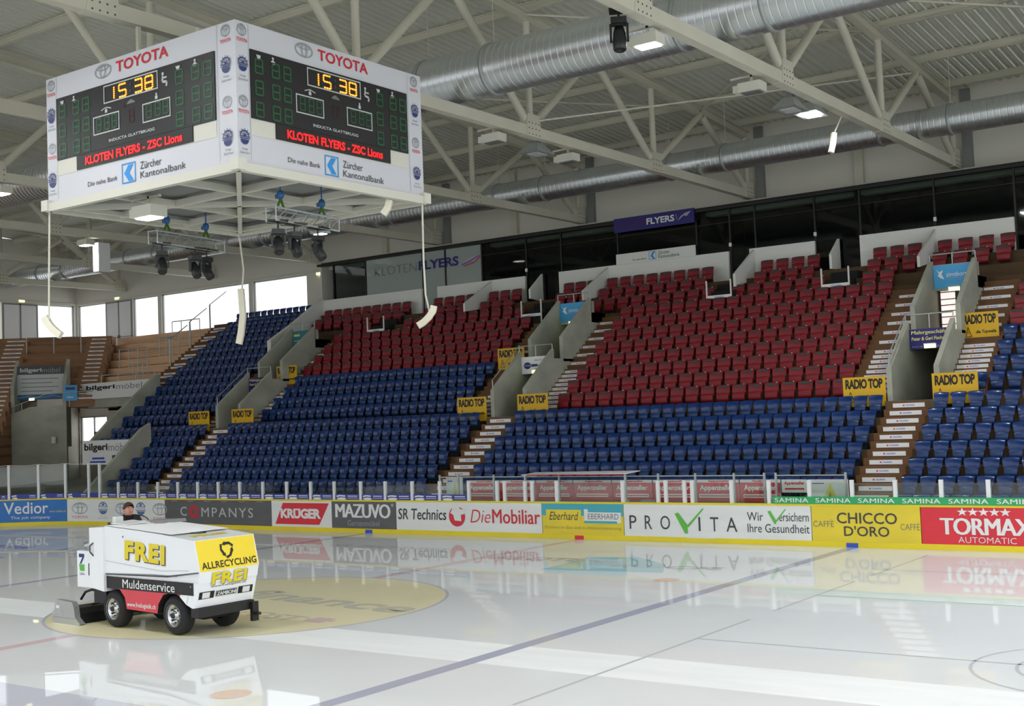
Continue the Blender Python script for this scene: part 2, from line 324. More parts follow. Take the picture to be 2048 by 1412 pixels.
def strip(mb, s0, s1, z0, z1, d0, d1, m, step=0.6):
    """a band that follows the boards; d0/d1: depth towards the ice and away from it"""
    n = max(1, int((s1-s0)/step)) if s0 < CXc else 1
    for i in range(n):
        v = []
        for z in (z0, z1):
            for sx, d in ((s0+(s1-s0)*i/n, d0), (s0+(s1-s0)*(i+1)/n, d0), (s0+(s1-s0)*(i+1)/n, d1), (s0+(s1-s0)*i/n, d1)):
                P, T, N = along(sx); v.append(P+N*d+Vector((0, 0, z)))
        mb.hexa(v, m)
END = CXc-RC*math.pi/2-9
def kick():
    mb = MB(); strip(mb, END, 19, 0.0, BK, 0.012, -0.1, 'kick_yellow')
    return mb.build('kick_strip', label='yellow kick strip along the foot of the rink boards', cat='kick strip')
kick()
mb = MB(); strip(mb, END, 19, BT, 1.14, 0.012, -0.12, 'kick_yellow'); mb.build('board_top_rail', label='yellow rail along the top edge of the rink boards', cat='rail')
for nm, X, m_, lb in (('line_marker', 8.63, 'marker_blue', 'blue block on the kick strip below the yellow coffee advert'), ('line_marker', 0.05, 'marker_red', 'red block on the kick strip, at the end of the red line'), ('line_marker', -8.6, 'marker_blue', 'blue block on the kick strip below the dark garden furniture advert')):
    mb = MB(); mb.box(X-0.16, X+0.16, YB-0.02, YB-0.012, 0.0, 0.12, m_); mb.build(nm, label=lb, cat='marker', group='line markers on the kick strip')
def advert(s0, s1, base, label, draw):
    mb = MB()
    strip(mb, s0+0.012, s1-0.012, BK, BT, 0.0, -0.1, base)
    F = Bend(mb, s0); F.w = s1-s0; F.h = BT-BK; draw(F)
    return mb.build('advertising_board', label=label, cat='advertising board', group='advertising panels along the rink boards')
H0 = BK
def f_vedior(F):
    F.rect(0, H0, 0.12, BT, 'board_white'); F.text('Vedior', 0.3, 0.5, F.w*0.62, 0.5, 'white', 2, 0.01); F.text('The job company', 0.6, 0.25, F.w*0.56, 0.16, 'white', 2); F.text('www.vedior.ch', F.w*0.73, 0.54, F.w*0.25, 0.1, 'ad_yellow', 2)
def f_logos(F):
    for u in (0.72, 3.42, 5.82): F.ovals(u, 0.70, 0.45, 0.25, 'logo_pale', 0.045); F.text('TOYOTA', u-0.45, 0.27, 0.9, 0.11, 'logo_pink', 2, 0.02)
    for c in (2.15, 4.62):
        F.ring(c, 0.80, 0.27, 0.17, 0.05, 'navy_pale', 2, 12, 0, math.pi); F.disc(c, 0.86, 0.1, 0.05, 'navy_pale', 2, 8); F.rect(c-0.31, 0.77, c+0.31, 0.80, 'navy_pale', 3); F.rect(c-0.31, 0.69, c+0.31, 0.72, 'logo_pale', 3); F.rect(c-0.31, 0.62, c+0.31, 0.65, 'navy_pale', 3); F.disc(c, 0.60, 0.25, 0.15, 'navy_pale', 2, 12, math.pi, 2*math.pi)
        F.text('Garage', c-0.2, 0.36, 0.4, 0.06, 'logo_pale', 2); F.text('Zürich Nord', c-0.33, 0.27, 0.66, 0.06, 'logo_pale', 2)
def f_companys(F):
    F.text('C', 0.95, 0.46, 0.38, 0.36, 'light_grey', 2, 0.01); F.ring(1.75, 0.63, 0.28, 0.26, 0.16, 'red', 2, 20); F.ring(1.75, 0.63, 0.2, 0.19, 0.03, 'ad_grey', 3, 10)
    F.text('MPANYS', 2.2, 0.44, 2.9, 0.36, 'light_grey', 2, 0.012, 0, 0, 1.25)
    for k in range(6): F.rect(0.3+k*0.98, 1.02, 0.38+k*0.98, 1.05, 'red', 2); F.rect(0.4+k*0.98, 1.025, 0.75+k*0.98, 1.045, 'logo_grey', 2)
def f_kroger(F):
    F.poly([(0.2, 0.24), (2.45, 0.24), (2.95, 1.01), (0.62, 1.01)], 'ad_red'); F.text('KRUGER', 0.5, 0.45, 2.05, 0.36, 'white', 3, 0.05, 0, 0, 0.95); F.rect(1.26, 0.75, 1.46, 0.81, 'white', 4)
def f_mazuvo(F):
    F.text('MAZUVO', 0.2, 0.52, 2.55, 0.48, 'white', 2, 0.06, 0, 0, 0.9); F.text('Gartenmöbel', 0.75, 0.24, 1.5, 0.19, 'logo_grey', 2); F.text('®', 2.8, 0.92, 0.12, 0.1, 'white', 2)
def f_mobiliar(F):
    F.text('SR Technics', 0.1, 0.5, 2.1, 0.37, 'ink', 2, 0.012, 0.1)
    F.disc(2.65, 0.63, 0.34, 0.33, 'ad_red', 2, 24); F.poly([(2.55, 0.5), (2.5, 0.68), (2.38, 0.74), (2.52, 0.98), (2.75, 0.98), (2.78, 0.88), (2.93, 0.85), (2.98, 0.72), (2.82, 0.68), (2.83, 0.48)], 'board_white', 3)
    F.text('Die', 3.2, 0.44, 0.82, 0.42, 'red', 2, -0.01, 0.25); F.text('Mobiliar', 4.1, 0.43, 1.85, 0.45, 'red', 2, 0.014)
def f_eberhard(F):
    F.rect(0, 0.72, F.w-0.012, BT, 'teal'); F.rect(0.16, 0.5, 1.45, 0.9, 'ad_yellow', 2); F.rect(1.56, 0.52, 2.86, 0.83, 'white', 2); F.rect(1.56, 0.83, 1.7, 0.92, 'white', 2); F.rect(1.56, 0.5, 2.72, 0.57, 'teal', 3)
    F.text('Eberhard', 0.28, 0.58, 1.08, 0.25, 'ink', 3, 0.0, 0.3); F.text('EBERHARD', 1.7, 0.62, 1.08, 0.17, 'ink_soft', 3); F.text('Pioniere im Bau und in Altlastensanierung', 0.1, 0.28, 2.75, 0.13, 'ink_yellow', 2)
def f_provita(F):
    for c, u in zip('PRO', (0.2, 0.72, 1.24)): F.text(c, u, 0.36, 0.24 if c != 'O' else 0.32, 0.4, 'ink', 2)
    for c, u in zip('ITA', (2.48, 2.85, 3.35)): F.text(c, u, 0.34, {'I': 0.06, 'T': 0.26, 'A': 0.34}[c], 0.4, 'ink', 2)
    F.poly([(1.72, 0.82), (1.84, 0.86), (2.13, 0.5), (2.13, 0.26), (2.03, 0.26)], 'tick_green', 2); F.poly([(2.08, 0.46), (2.12, 0.5), (2.64, 1.0), (2.66, 0.96), (2.16, 0.44)], 'tick_green', 3)
    F.text('Wir', 4.0, 0.66, 0.48, 0.24, 'ink', 2); F.poly([(4.62, 0.92), (4.7, 0.95), (4.86, 0.68), (4.86, 0.58), (4.81, 0.58)], 'tick_green', 2); F.poly([(4.84, 0.66), (5.14, 1.0), (5.16, 0.98), (4.88, 0.64)], 'tick_green', 3)
    F.text('ersichern', 4.95, 0.66, 0.86, 0.24, 'ink', 2); F.text('Ihre Gesundheit', 4.0, 0.34, 1.82, 0.24, 'ink', 2)
def f_chicco(F):
    F.text('CHICCO', 0.72, 0.63, 1.62, 0.29, 'ink', 2, 0.01); F.text("D'ORO", 0.9, 0.3, 1.22, 0.27, 'ink', 2, 0.01); F.text('CAFFÈ', 0.05, 0.53, 0.58, 0.2, 'ink_soft', 2, -0.008); F.text('CAFFÈ', 2.42, 0.49, 0.5, 0.2, 'ink_soft', 2, -0.008)
def f_tormax(F):
    for k in range(5):
        c = 1.05+0.26*k; F.poly([(c+(0.14 if i % 2 == 0 else 0.055)*math.sin(math.pi*i/5), 0.97+(0.11 if i % 2 == 0 else 0.043)*math.cos(math.pi*i/5)) for i in range(10)], 'white', 2)
    F.text('TORMAX', 0.5, 0.4, 2.2, 0.42, 'white', 2, 0.045, 0, 0, 0.95); F.text('AUTOMATIC', 0.92, 0.2, 1.4, 0.15, 'white', 2, -0.01)
def s_at(px):      # run along the bend for a pixel column, found on the boards
    best = min((abs(topx(along(i*0.02)[0]+Vector((0, 0, 0.6)))[0]-px), i*0.02) for i in range(-1750, -1100)); return best[1]
SV0 = s_at(0)-0.15; SV1 = s_at(134)
advert(SV0, SV1, 'ad_blue', 'blue advertising panel reading Vedior in white at the corner bend', f_vedior)
advert(SV1, -19.51, 'board_white', 'white advertising panel with pale oval emblems and blue crests behind the driver', f_logos)
advert(-19.51, -13.43, 'ad_grey', 'dark grey advertising panel reading COMPANYS with a red O', f_companys)
advert(-13.43, -10.35, 'board_white', 'white advertising panel with a slanted red block reading KRÜGER', f_kroger)
advert(-10.35, -7.34, 'ad_grey', 'dark grey advertising panel reading MAZUVO in white capitals', f_mazuvo)
advert(-7.34, -1.31, 'board_white', 'long white advertising panel reading SR Technics and Die Mobiliar', f_mobiliar)
advert(-1.31, 1.64, 'ad_yellow', 'yellow and teal advertising panel reading Eberhard twice', f_eberhard)
advert(1.64, 7.52, 'board_white', 'white advertising panel reading PROVITA with a green tick as V', f_provita)
advert(7.52, 10.47, 'ad_yellow', "yellow advertising panel reading CHICCO D'ORO between two CAFFÈ", f_chicco)
advert(10.47, 14.2, 'ad_red', 'red advertising panel reading TORMAX under five white stars', f_tormax)
advert(14.2, 19, 'board_white', 'plain white rink board next to the red panel with stars', lambda F: None)
advert(END, SV0, 'board_white', 'plain white rink board beyond the blue Vedior panel', lambda F: None)
def door_sill(u0, u1):
    mb = MB(); mb.box(u0, u1, YB-0.03, YB-0.013, 0.135, 0.165, 'board_white'); return mb.build('door_sill', label='white sill plate of the gate in the white PROVITA board', cat='sill')
door_sill(3.72, 4.65)
# green banner
mb = MB(); mb.box(6.43, 19, YB-0.03, YB+0.03, 1.145, 1.335, 'green'); F = Face(mb, (6.43, YB-0.03, 1.145), (1, 0, 0), (0, 0, 1))
for k in range(9): F.text('SAMINA', 0.08+1.175*k, 0.035, 0.97, 0.12, 'white', 2, 0.03, 0, 0, 1.05)
mb.build('green_banner', label='green banner repeating SAMINA in white on top of the boards', cat='banner')

# glass posts and panes
posts = [-31.6, -30.33, -28.07, -26.09, -24.47, -23.75, -22.51, -21.24, -19.98, -18.75, -17.56, -16.37, -15.16, -13.9, -12.64, -11.41, -10.24, -8.97, -7.83, -6.62, -5.42, -4.2, -3.05, -2.75, -1.95, -1.68, -0.75, 1.62, 2.82, 3.08, 3.69, 3.94, 5.18, 6.31, 7.49, 8.68, 9.84, 11.02, 12.18, 13.4, 14.6]
pg = {18: -1, 77: -1, 131: -1, 177: -1}
runs = [s_at(-60)] + [s_at(18), s_at(77), s_at(131), s_at(177)] + posts[5:]
K = 0
for i, sx in enumerate(runs):
    hi = 2.58 if i <= 5 else 1.78
    P, T, N = along(sx); mb = MB(); wd = 0.055 if i > 5 else 0.06
    a = P-N*0.05; mb.bar(a+Vector((0, 0, 1.14)), a+Vector((0, 0, hi)), wd*2*0.55+0.04, 0.08, 'white', up=N)
    ends = 'corner bend' if i <= 5 else 'far boards'
    mb.build('glass_post', label='white %s glass post on the %s, %s of all posts' % ('tall' if i <= 5 else 'short', ends, nth(i+1)) + ' counting from the corner', cat='post', group='white posts of the protective glass')
    if i+1 < len(runs) and runs[i+1]-sx > 0.4:
        s1 = runs[i+1]; top = min(hi, 2.55 if i < 5 else 1.72)-0.02
        mb = MB(); strip(mb, sx+0.05, s1-0.05, 1.145, top, -0.045, -0.057, 'glass_clear', 1.2)
        K += 1
        g = mb.build('protective_glass', label='clear protective glass pane on the boards, %s pane counting from the corner' % nth(K), cat='glass pane', group='protective glass panes on the boards')
        if i < 21:
            ms = MB(); F = Bend(ms, sx+0.06, 0.0); wd = s1-sx-0.12; F.off = 1
            def pp(u, v, l=1, F=F, sx=sx):
                P, T, N = along(sx+0.06+u); return P+N*(-0.038+0.003*l+(0.012 if l > 1 else 0))+Vector((0, 0, v))
            F.p = pp
            F.rect(0, 1.15, wd, 1.34, 'sticker_blue', 1)
            if wd > 0.6:
                F.disc(wd*0.26, 1.18, wd*0.2, 0.045, 'white', 2, 12); F.line([(0.06, 1.26), (wd*0.2, 1.285), (wd*0.42, 1.27)], 0.05, 'white', 2)
                F.rect(wd*0.52, 1.255, wd*0.92, 1.285, 'white', 2); F.rect(wd*0.52, 1.195, wd*0.94, 1.21, 'white', 2)
            ms.build('sticker', g, label='blue sticker with white marks')
# safety net cord along the tall glass at the corner
mb = MB(); pts = []
for i in range(5):
    for k in range(5):
        sx = runs[i]+(runs[i+1]-runs[i])*k/5; P, T, N = along(sx); pts.append(P-N*0.05+Vector((0, 0, 2.6-0.05*math.sin(math.pi*k/5))))
mb.path(pts, 0.012, 'rope', 5); mb.build('cord', label='pale cord sagging along the tops of the tall corner glass posts', cat='cord')

# ------------------------------------------------------------------ roof
YR = 2.27; YW = 29.6; YS = 2*YR-YW; XE = -46.0; XB = 34.0
def ztop(y): return 15.15+0.072*(25-YR)-0.072*abs(y-YR)       # centre of the trusses' top chord
def zdeck(y): return ztop(y)+0.47
mb = MB(); x = XE; prof = []
while x < XB:
    prof += [(x, 0), (x+0.12, 0), (x+0.14, 0.15), (x+0.28, 0.15)]; x += 0.30
for y0, y1 in ((YS-0.3, YR), (YR, YW+0.3)):
    v = [(a, y, zdeck(y)+b) for y in (y0, y1) for a, b in prof]; n = len(prof)
    mb.add(v, [(i, i+1, n+i+1, n+i) for i in range(n-1)], 'deck_metal')
    mb.add([(XE-0.3, y0, zdeck(y0)+0.15), (XB, y0, zdeck(y0)+0.15), (XB, y1, zdeck(y1)+0.15), (XE-0.3, y1, zdeck(y1)+0.15)], [(0, 1, 2, 3)], 'deck_metal')
struct(mb, 'ceiling')
TX = [-41.0, -33.0, -24.8, -16.6, -8.4, -0.3, 7.9, 16.1, 24.3]
ZB = 12.42; BN = [YR+7.65*(k-0.5) for k in range(-3, 5)]; TN = [YR+7.65*k for k in range(-3, 4)]
tnames = {-41.0: 'farthest from the camera by the end windows', -33.0: 'second from the end wall', -24.8: 'third from the end wall', -16.6: 'fourth from the end wall, behind the scoreboard', -8.4: 'next behind the scoreboard', -0.3: 'directly above the scoreboard', 7.9: 'with the black moving head spotlight', 16.1: 'nearest to the camera', 24.3: 'behind the camera'}
def make_truss(X):
    t = thing('roof_truss', 'cream steel roof truss, %s' % tnames[X], 'roof truss', (X, YR, ZB), 0, 'steel roof trusses')
    L = lambda y, z: (0, y-YR, z-ZB)
    m = MB(); m.bar(L(YS+0.3, ZB), L(29.25, ZB), 0.26, 0.32, 'steel_white'); m.build('bottom_chord', t)
    m = MB(); m.ibeam(L(YS+0.3, ztop(YS)), L(YR, ztop(YR)), 0.26, 0.34, 'steel_white'); m.ibeam(L(YR, ztop(YR)), L(29.3, ztop(29.3)), 0.26, 0.34, 'steel_white'); m.build('top_chord', t)
    for b in BN:
        if b > YS:
            m = MB(); m.tube(L(b, ZB+0.1), L(b, ztop(b)-0.12), 0.11, 'steel_white', 10); m.build('vertical_strut', t)
        for y in (b-3.825, b+3.825):
            if YS < y < 29.2 and b > YS:
                m = MB(); q = Vector(L(y, ztop(y)-0.12)); p = Vector(L(b, ZB+0.12)); d = (q-p).normalized(); m.tube(p+d*0.15, q-d*0.12, 0.125, 'steel_white', 10); m.build('diagonal_strut', t)
        if b > YS:
            m = MB(); m.hexa([(-0.15, b-YR-0.42, -0.17), (0.15, b-YR-0.42, -0.17), (0.15, b-YR+0.42, -0.17), (-0.15, b-YR+0.42, -0.17), (-0.15, b-YR-0.3, 0.52), (0.15, b-YR-0.3, 0.52), (0.15, b-YR+0.3, 0.52), (-0.15, b-YR+0.3, 0.52)], 'steel_white')
            for i in range(4):
                for j in range(3):
                    y, z = b-YR-0.27+0.18*i, -0.1+0.17*j
                    for sx in (-1, 1): m.box(sx*0.152-0.006, sx*0.152+0.006, y-0.018, y+0.018, z-0.018, z+0.018, 'steel_bolt')
            m.build('gusset_plate', t)
    return t
for X in TX: make_truss(X)
def make_purlin(k, Y):
    m = MB(); m.ibeam((XE+0.2, Y, ztop(Y)+0.30), (XB-0.5, Y, ztop(Y)+0.30), 0.16, 0.26, 'steel_white')
    return m.build('roof_purlin', label='long cream roof purlin under the corrugated deck, %s from the far wall' % nth(k+1), cat='purlin', group='roof purlins under the deck')
PY = [YW-0.9-0.35]+[YR+3.825*k for k in range(6, -8, -1)]
for k, Y in enumerate(PY): make_purlin(k, Y)
# thin bracing rods between the trusses
for k, (X0, X1, Y0, Y1) in enumerate(((-0.3, 7.9, 13.75, 21.4), (7.9, -0.3, 17.57, 25.2), (-8.4, -0.3, 17.57, 25.2), (7.9, 16.1, 17.57, 25.2), (-8.4, -0.3, 2.27, 9.92), (-0.3, 7.9, 2.27, 9.92), (-16.6, -8.4, 9.92, 17.57))):
    m = MB(); m.tube((X0, Y0, ztop(Y0)+0.1-0.11*(k % 2)), (X1, Y1, ztop(Y1)+0.1-0.11*(k % 2)), 0.045, 'steel_white', 6); m.build('bracing_rod', label='slim diagonal roof bracing rod between the trusses, number %s of seven' % nth(k+1), cat='bracing rod', group='roof bracing rods')
m = MB(); m.path([(-0.3, 13.8, 12.75), (7.9, 25.0, 14.95)], 0.03, 'rope', 6); m.build('tie_cable', label='thin taut white cable crossing under the roof purlins', cat='cable')
# ducts
def duct(Y, Z, R, lab):
    t = thing('ventilation_duct', lab, 'air duct', (0, Y, Z)); m = MB(); x = XE+0.3
    while x < 33:
        m.lathe([(R, x), (R, x+0.17)], (0, 0, 0), (1, 0, 0), 'duct', 36); m.lathe([(R, x+0.17), (R-0.02, x+0.19), (R, x+0.21)], (0, 0, 0), (1, 0, 0), 'duct', 36); x += 0.21
    m.build('pipe', t)
    for X in TX:
        for dx in (-1.15, 1.2):
            m = MB(); m.lathe([(R, dx-0.05), (R+0.035, dx-0.05), (R+0.035, dx+0.05), (R, dx+0.05)], (X, 0, 0), (1, 0, 0), 'galv', 36); m.tube((X+dx, 0, R), (X+dx, 0, ztop(Y)-Z+0.2), 0.010, 'steel_white', 6)
            m.build('flange_ring', t)
    return t
duct(10.4, 13.42, 0.70, 'large silver ribbed ventilation duct nearest the scoreboard'); duct(24.75, 13.10, 0.50, 'smaller silver ribbed ventilation duct along the far wall')

# ------------------------------------------------------------------ walls and windows
ZWT, ZWB = 11.80, 6.4
mb = MB()
mb.box(XE-0.25, 22, YW, YW+0.25, ZWT, 15.6, 'wall_white')                # above glass boxes and windows
for x0, x1 in ((-25.89, -24.0), (-43.02, -40.46), (-46.2, -45.89), (-38.14, -37.82), (-30.36, -30.04)): mb.box(x0, x1, YW, YW+0.25, 5.2, ZWT, 'wall_white')
mb.box(-46.2, -24.0, YW, YW+0.25, 4.9, 6.4, 'wall_white')
mb.box(-46.2, -45.9, YW, YW+0.25, -0.1, 4.9, 'wall_white'); mb.box(-43.2, -24.0, YW, YW+0.25, -0.1, 4.9, 'wall_white'); mb.box(-45.2, -43.2, YW, YW+0.25, -0.1, 3.35, 'wall_white'); mb.box(-45.9, -45.2, YW, YW+0.25, -0.1, 1.9, 'wall_white')
struct(mb, 'wall_back')
mb = MB()
mb.box(XE-0.25, XE, YS, YW+0.25, ZWT, 15.6, 'wall_white'); mb.box(XE-0.25, XE, YS, YW+0.25, -0.1, 6.4, 'wall_white')
for y0, y1 in ((29.43, 29.85), (24.52, 26.89), (23.3, 23.48), (16.6, 19), (15.3, 15.6), (8, 10.5), (0, 2.5), (-8, -5.5), (-16, -13.5), (-25.2, -22)): mb.box(XE-0.25, XE, y0, y1, 6.4, ZWT, 'wall_white')
struct(mb, 'wall_end')
mb = MB(); mb.box(15.6, 34, YW-0.9, YW+0.25, 9.4, 15.6, 'wall_white'); struct(mb, 'wall_side')
# roller panels beside the windows
for nm, f in (('trim_1', Face(MB(), (-43.0, YW-0.04, 6.4), (1, 0, 0), (0, 0, 1), 0.012)), ('trim_2', Face(MB(), (XE+0.04, 24.54, 6.4), (0, 1, 0), (0, 0, 1), 0.012))):
    W_ = 2.5 if nm == 'trim_1' else 2.33
    f.rect(0, 0, W_, 5.36, 'wall_panel', 1); f.frame(0, 0, W_, 5.36, 0.09, 'grey', 2); f.rect(W_/2-0.05, 0, W_/2+0.05, 5.36, 'grey', 2); f.rect(0, 3.15, W_, 3.2, 'grey', 2); f.disc(W_/2, 3.2, 0.12, 0.12, 'dark_metal', 3, 10)
    struct(f.mb, nm)
n = 0
def window(name, O, U, wd, z0, z1, mull=()):
    t = MB(); U = Vector(U); O = Vector(O); N = Vector((U.y, -U.x, 0))
    for u0, u1, a, b in [(0, wd, z0, z0+0.07), (0, wd, z1-0.07, z1), (0, 0.07, z0, z1), (wd-0.07, wd, z0, z1)]+[(q-0.04, q+0.04, z0, z1) for q in mull]:
        P = [O+U*u+Vector((0, 0, z))+N*d for z in (a, b) for u, d in ((u0, -0.06), (u1, -0.06), (u1, 0.02), (u0, 0.02))]; t.hexa(P, 'light_grey')
    r = struct(t, name); g = MB(); g.quad(O+U*0.07+Vector((0, 0, z0+.07)), O+U*(wd-.07)+Vector((0, 0, z0+.07)), O+U*(wd-.07)+Vector((0, 0, z1-.07)), O+U*0.07+Vector((0, 0, z1-.07)), 'glass_window'); g.build('pane', r)
for i, (x0, x1) in enumerate(((-45.89, -43.02), (-40.46, -38.14), (-37.82, -30.36), (-30.04, -25.89))): window('window_%d' % (i+1), (x0, YW+0.12, 0), (1, 0, 0), x1-x0, 6.4, ZWT)
window('window_5', (-45.9, YW+0.12, 0), (1, 0, 0), 2.7, 3.35, 4.9, (1.3,)); window('window_19', (-45.9, YW+0.12, 0), (1, 0, 0), 0.7, 1.9, 3.35)
for i, (y0, y1) in enumerate(((26.89, 29.43), (19, 23.3), (10.5, 15.3), (2.5, 8), (-5.5, 0), (-13.5, -8), (-22, -16))): window('window_%d' % (i+6), (XE-0.12, y0, 0), (0, 1, 0), y1-y0, 6.4, ZWT)
# wall columns and the grey girder line above the glass boxes
for i, X in enumerate((-16.2, -8.0, 0.1, 8.3, -12.2, 4.2, 12.4, -20.2)):
    mb = MB(); mb.box(X-0.17, X+0.17, YW-0.2, YW-0.001, ZWT+0.06, zdeck(YW)-0.1, 'steel_white' if i > 3 else 'grey'); struct(mb, 'wall_column_%d' % (i+1))
mb = MB(); mb.box(-24, 15.6, YW-0.26, YW-0.2, ZWT, ZWT+0.45, 'steel_white'); mb.box(-46, -24, YW-0.06, YW-0.001, ZWT+0.02, ZWT+0.16, 'steel_white'); mb.box(XE+0.001, XE+0.06, -25, YW, ZWT+0.02, ZWT+0.16, 'steel_white'); struct(mb, 'trim_3')

# ------------------------------------------------------------------ seating terrace
def fz(k): return 1.08+0.455*k if k <= 5 else 3.92+0.495*(k-6)      # floor height of row k
def fy(k): return 16.35+0.65*k if k <= 5 else 20.85+0.685*(k-6)     # front edge of row k
def terrace(name, x0, x1, k0, k1, yend=None, base=None, mr='riser'):
    top = []
    for k in range(k0, k1+1):
        top += [(fy(k), fz(k)), (fy(k+1) if k < k1 else (yend or fy(k+1)), fz(k))]
    mb = MB(); e = (1 if base is None else 0)
    low = [(top[-1][0], top[-1][1]-0.55), (top[0][0], top[0][1]-0.55)] if base is None else [(top[-1][0], base), (top[0][0], base)]
    poly = top+low; A = [(x0, y, z) for y, z in poly]; B = [(x1, y, z) for y, z in poly]; n = len(poly)
    for i in range(len(top)-1):
        mm = mr if abs(top[i][0]-top[i+1][0]) < 1e-6 else 'tread'
        mb.quad(A[i], B[i], B[i+1], A[i+1], mm)
    for i in range(len(top)-1, n): mb.quad(A[i], B[i], B[(i+1) % n], A[(i+1) % n], 'concrete_dark' if base is None else mr)
    m = len(top)
    for side in (A, B):                                  # side faces, stepped
        for i in range(0, m-1, 2):
            a, b = side[i], side[i+1]; zb = [poly[-1][1]+(poly[-2][1]-poly[-1][1])*(q[1]-poly[-1][0])/max(1e-6, poly[-2][0]-poly[-1][0]) for q in (a, b)]
            mb.quad((a[0], a[1], zb[0]), (b[0], b[1], zb[1]), b, a, 'concrete')
    return struct(mb, name)
TA, TB, TC = (-7.25, -5.6), (7.9, 9.5), (-22.75, -21.1)       # outer faces of the three stair tunnels
YT = 28.6
terrace('floor_terrace_low', -25.9, 20, -1, 5, 20.85, -0.1)
for nm, x0, x1 in (('floor_terrace_middle', TA[1], TB[0]), ('floor_terrace_left', TC[1], TA[0]), ('floor_terrace_right', TB[1], 20)): terrace(nm, x0, x1, 6, 16, YT+4.4, -0.1)
terrace('floor_terrace_corner', -30.6, -25.9, 4, 5, 20.85); terrace('floor_terrace_corner_top', -32.2, TC[0], 6, 17, YW-0.02)
mb = MB(); mb.box(-25.95, -25.85, 20.0, 29, -0.1, 3.2, 'concrete_dark'); struct(mb, 'wall_passage')
def tunnel(tag_, X):
    x0, x1 = X; mb = MB(); w_ = 0.16
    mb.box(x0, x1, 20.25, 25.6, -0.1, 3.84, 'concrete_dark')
    for a, b in ((x0, x0+w_), (x1-w_, x1)):
        f = lambda u, v, q: (q, u, v)
        mb.prism([(20.5, 3.3), (22.45, 3.3), (22.45, 6.36), (20.5, 4.86)], f, a, b, 'concrete'); mb.prism([(22.45, 3.3), (26, 3.3), (26, 6.0), (22.45, 6.0)], f, a, b, 'concrete')
        mb.prism([(23.1, 5.9), (25.3, 5.9), (25.3, 8.5), (23.1, 6.86)], f, a, b, 'concrete'); mb.prism([(25.3, 5.9), (29, 5.9), (29, 7.9), (25.3, 7.9)], f, a, b, 'concrete')
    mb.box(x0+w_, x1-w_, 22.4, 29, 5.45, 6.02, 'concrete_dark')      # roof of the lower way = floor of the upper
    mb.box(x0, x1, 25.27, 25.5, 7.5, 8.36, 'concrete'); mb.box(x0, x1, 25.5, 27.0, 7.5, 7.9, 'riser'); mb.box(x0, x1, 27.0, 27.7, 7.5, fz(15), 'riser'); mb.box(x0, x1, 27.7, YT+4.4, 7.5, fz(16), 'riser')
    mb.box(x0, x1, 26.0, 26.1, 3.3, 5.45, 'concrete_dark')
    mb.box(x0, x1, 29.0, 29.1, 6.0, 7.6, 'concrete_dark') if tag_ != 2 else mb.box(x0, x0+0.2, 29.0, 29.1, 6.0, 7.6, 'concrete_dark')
    return struct(mb, 'wall_stair_tunnel_%d' % tag_)
tunnel(1, TA); tunnel(2, TB); tunnel(3, TC)
# lit glazed door at the back of the right upper tunnel
mb = MB(); Y = 25.62; X0, X1 = TB[0]+0.18, TB[1]-0.18
for a, b in ((X0, X0+0.06), ((X0+X1)/2-0.06, (X0+X1)/2+0.06), (X1-0.06, X1)): mb.box(a, b, Y, Y+0.06, 6.02, 7.5, 'dark_metal')
for z in (6.02, 6.35, 6.6, 6.8, 7.0, 7.2, 7.44): mb.box(X0, X1, Y+0.01, Y+0.05, z, z+0.03, 'dark_metal')
dr = struct(mb, 'door_1'); mb = MB(); mb.quad((X0, Y+0.07, 6.02), (X1, Y+0.07, 6.02), (X1, Y+0.07, 7.5), (X0, Y+0.07, 7.5), 'door_glow'); 
mb.build('lit_pane', dr)

# ------------------------------------------------------------------ seats (local frame: faces -y, z = 0 on its row, y = 0 at the top of the backrest)
def shell(mb, prof, wfn, wrap, th, m, nx=6):
    """curved sheet: prof = (y, z) up the centre line, wfn(z) half width, wrap = how far the edges come forward"""
    n = len(prof); V = []
    for layer in (0, 1):
        for y, z in prof:
            for i in range(nx+1):
                t = 2*i/nx-1; V.append((wfn(z)*t, y-wrap*t*t+layer*th, z-(0.02*t*t if z > prof[-1][1]-0.03 else 0)))
    k = nx+1; F = []
    for j in range(n-1):
        for i in range(nx):
            a = j*k+i; F.append((a, a+1, a+k+1, a+k)); b = n*k+a; F.append((b+k, b+k+1, b+1, b))
    mb.add(V, F, m, True)
    E = []
    for i in range(nx): E += [(i, n*k+i, n*k+i+1, i+1), ((n-1)*k+i, (n-1)*k+i+1, (2*n-1)*k+i+1, (2*n-1)*k+i)]
    for j in range(n-1): E += [(j*k, (j+1)*k, n*k+(j+1)*k, n*k+j*k), (j*k+nx, n*k+j*k+nx, n*k+(j+1)*k+nx, (j+1)*k+nx)]
    mb.add(V, E, m)
def blue_back(mb):
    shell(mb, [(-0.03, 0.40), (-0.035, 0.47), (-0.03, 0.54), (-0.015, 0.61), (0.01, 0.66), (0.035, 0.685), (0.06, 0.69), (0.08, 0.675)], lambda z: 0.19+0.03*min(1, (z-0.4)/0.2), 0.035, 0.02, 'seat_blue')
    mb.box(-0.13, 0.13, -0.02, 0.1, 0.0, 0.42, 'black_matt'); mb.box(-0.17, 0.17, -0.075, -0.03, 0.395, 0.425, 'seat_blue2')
def blue_pan(mb):
    shell(mb, [(-0.10, 0.165), (-0.15, 0.185), (-0.165, 0.24), (-0.16, 0.32), (-0.14, 0.385), (-0.12, 0.40)], lambda z: 0.15+0.025*min(1, (z-0.16)/0.2), -0.02, 0.045, 'seat_blue2', 4)
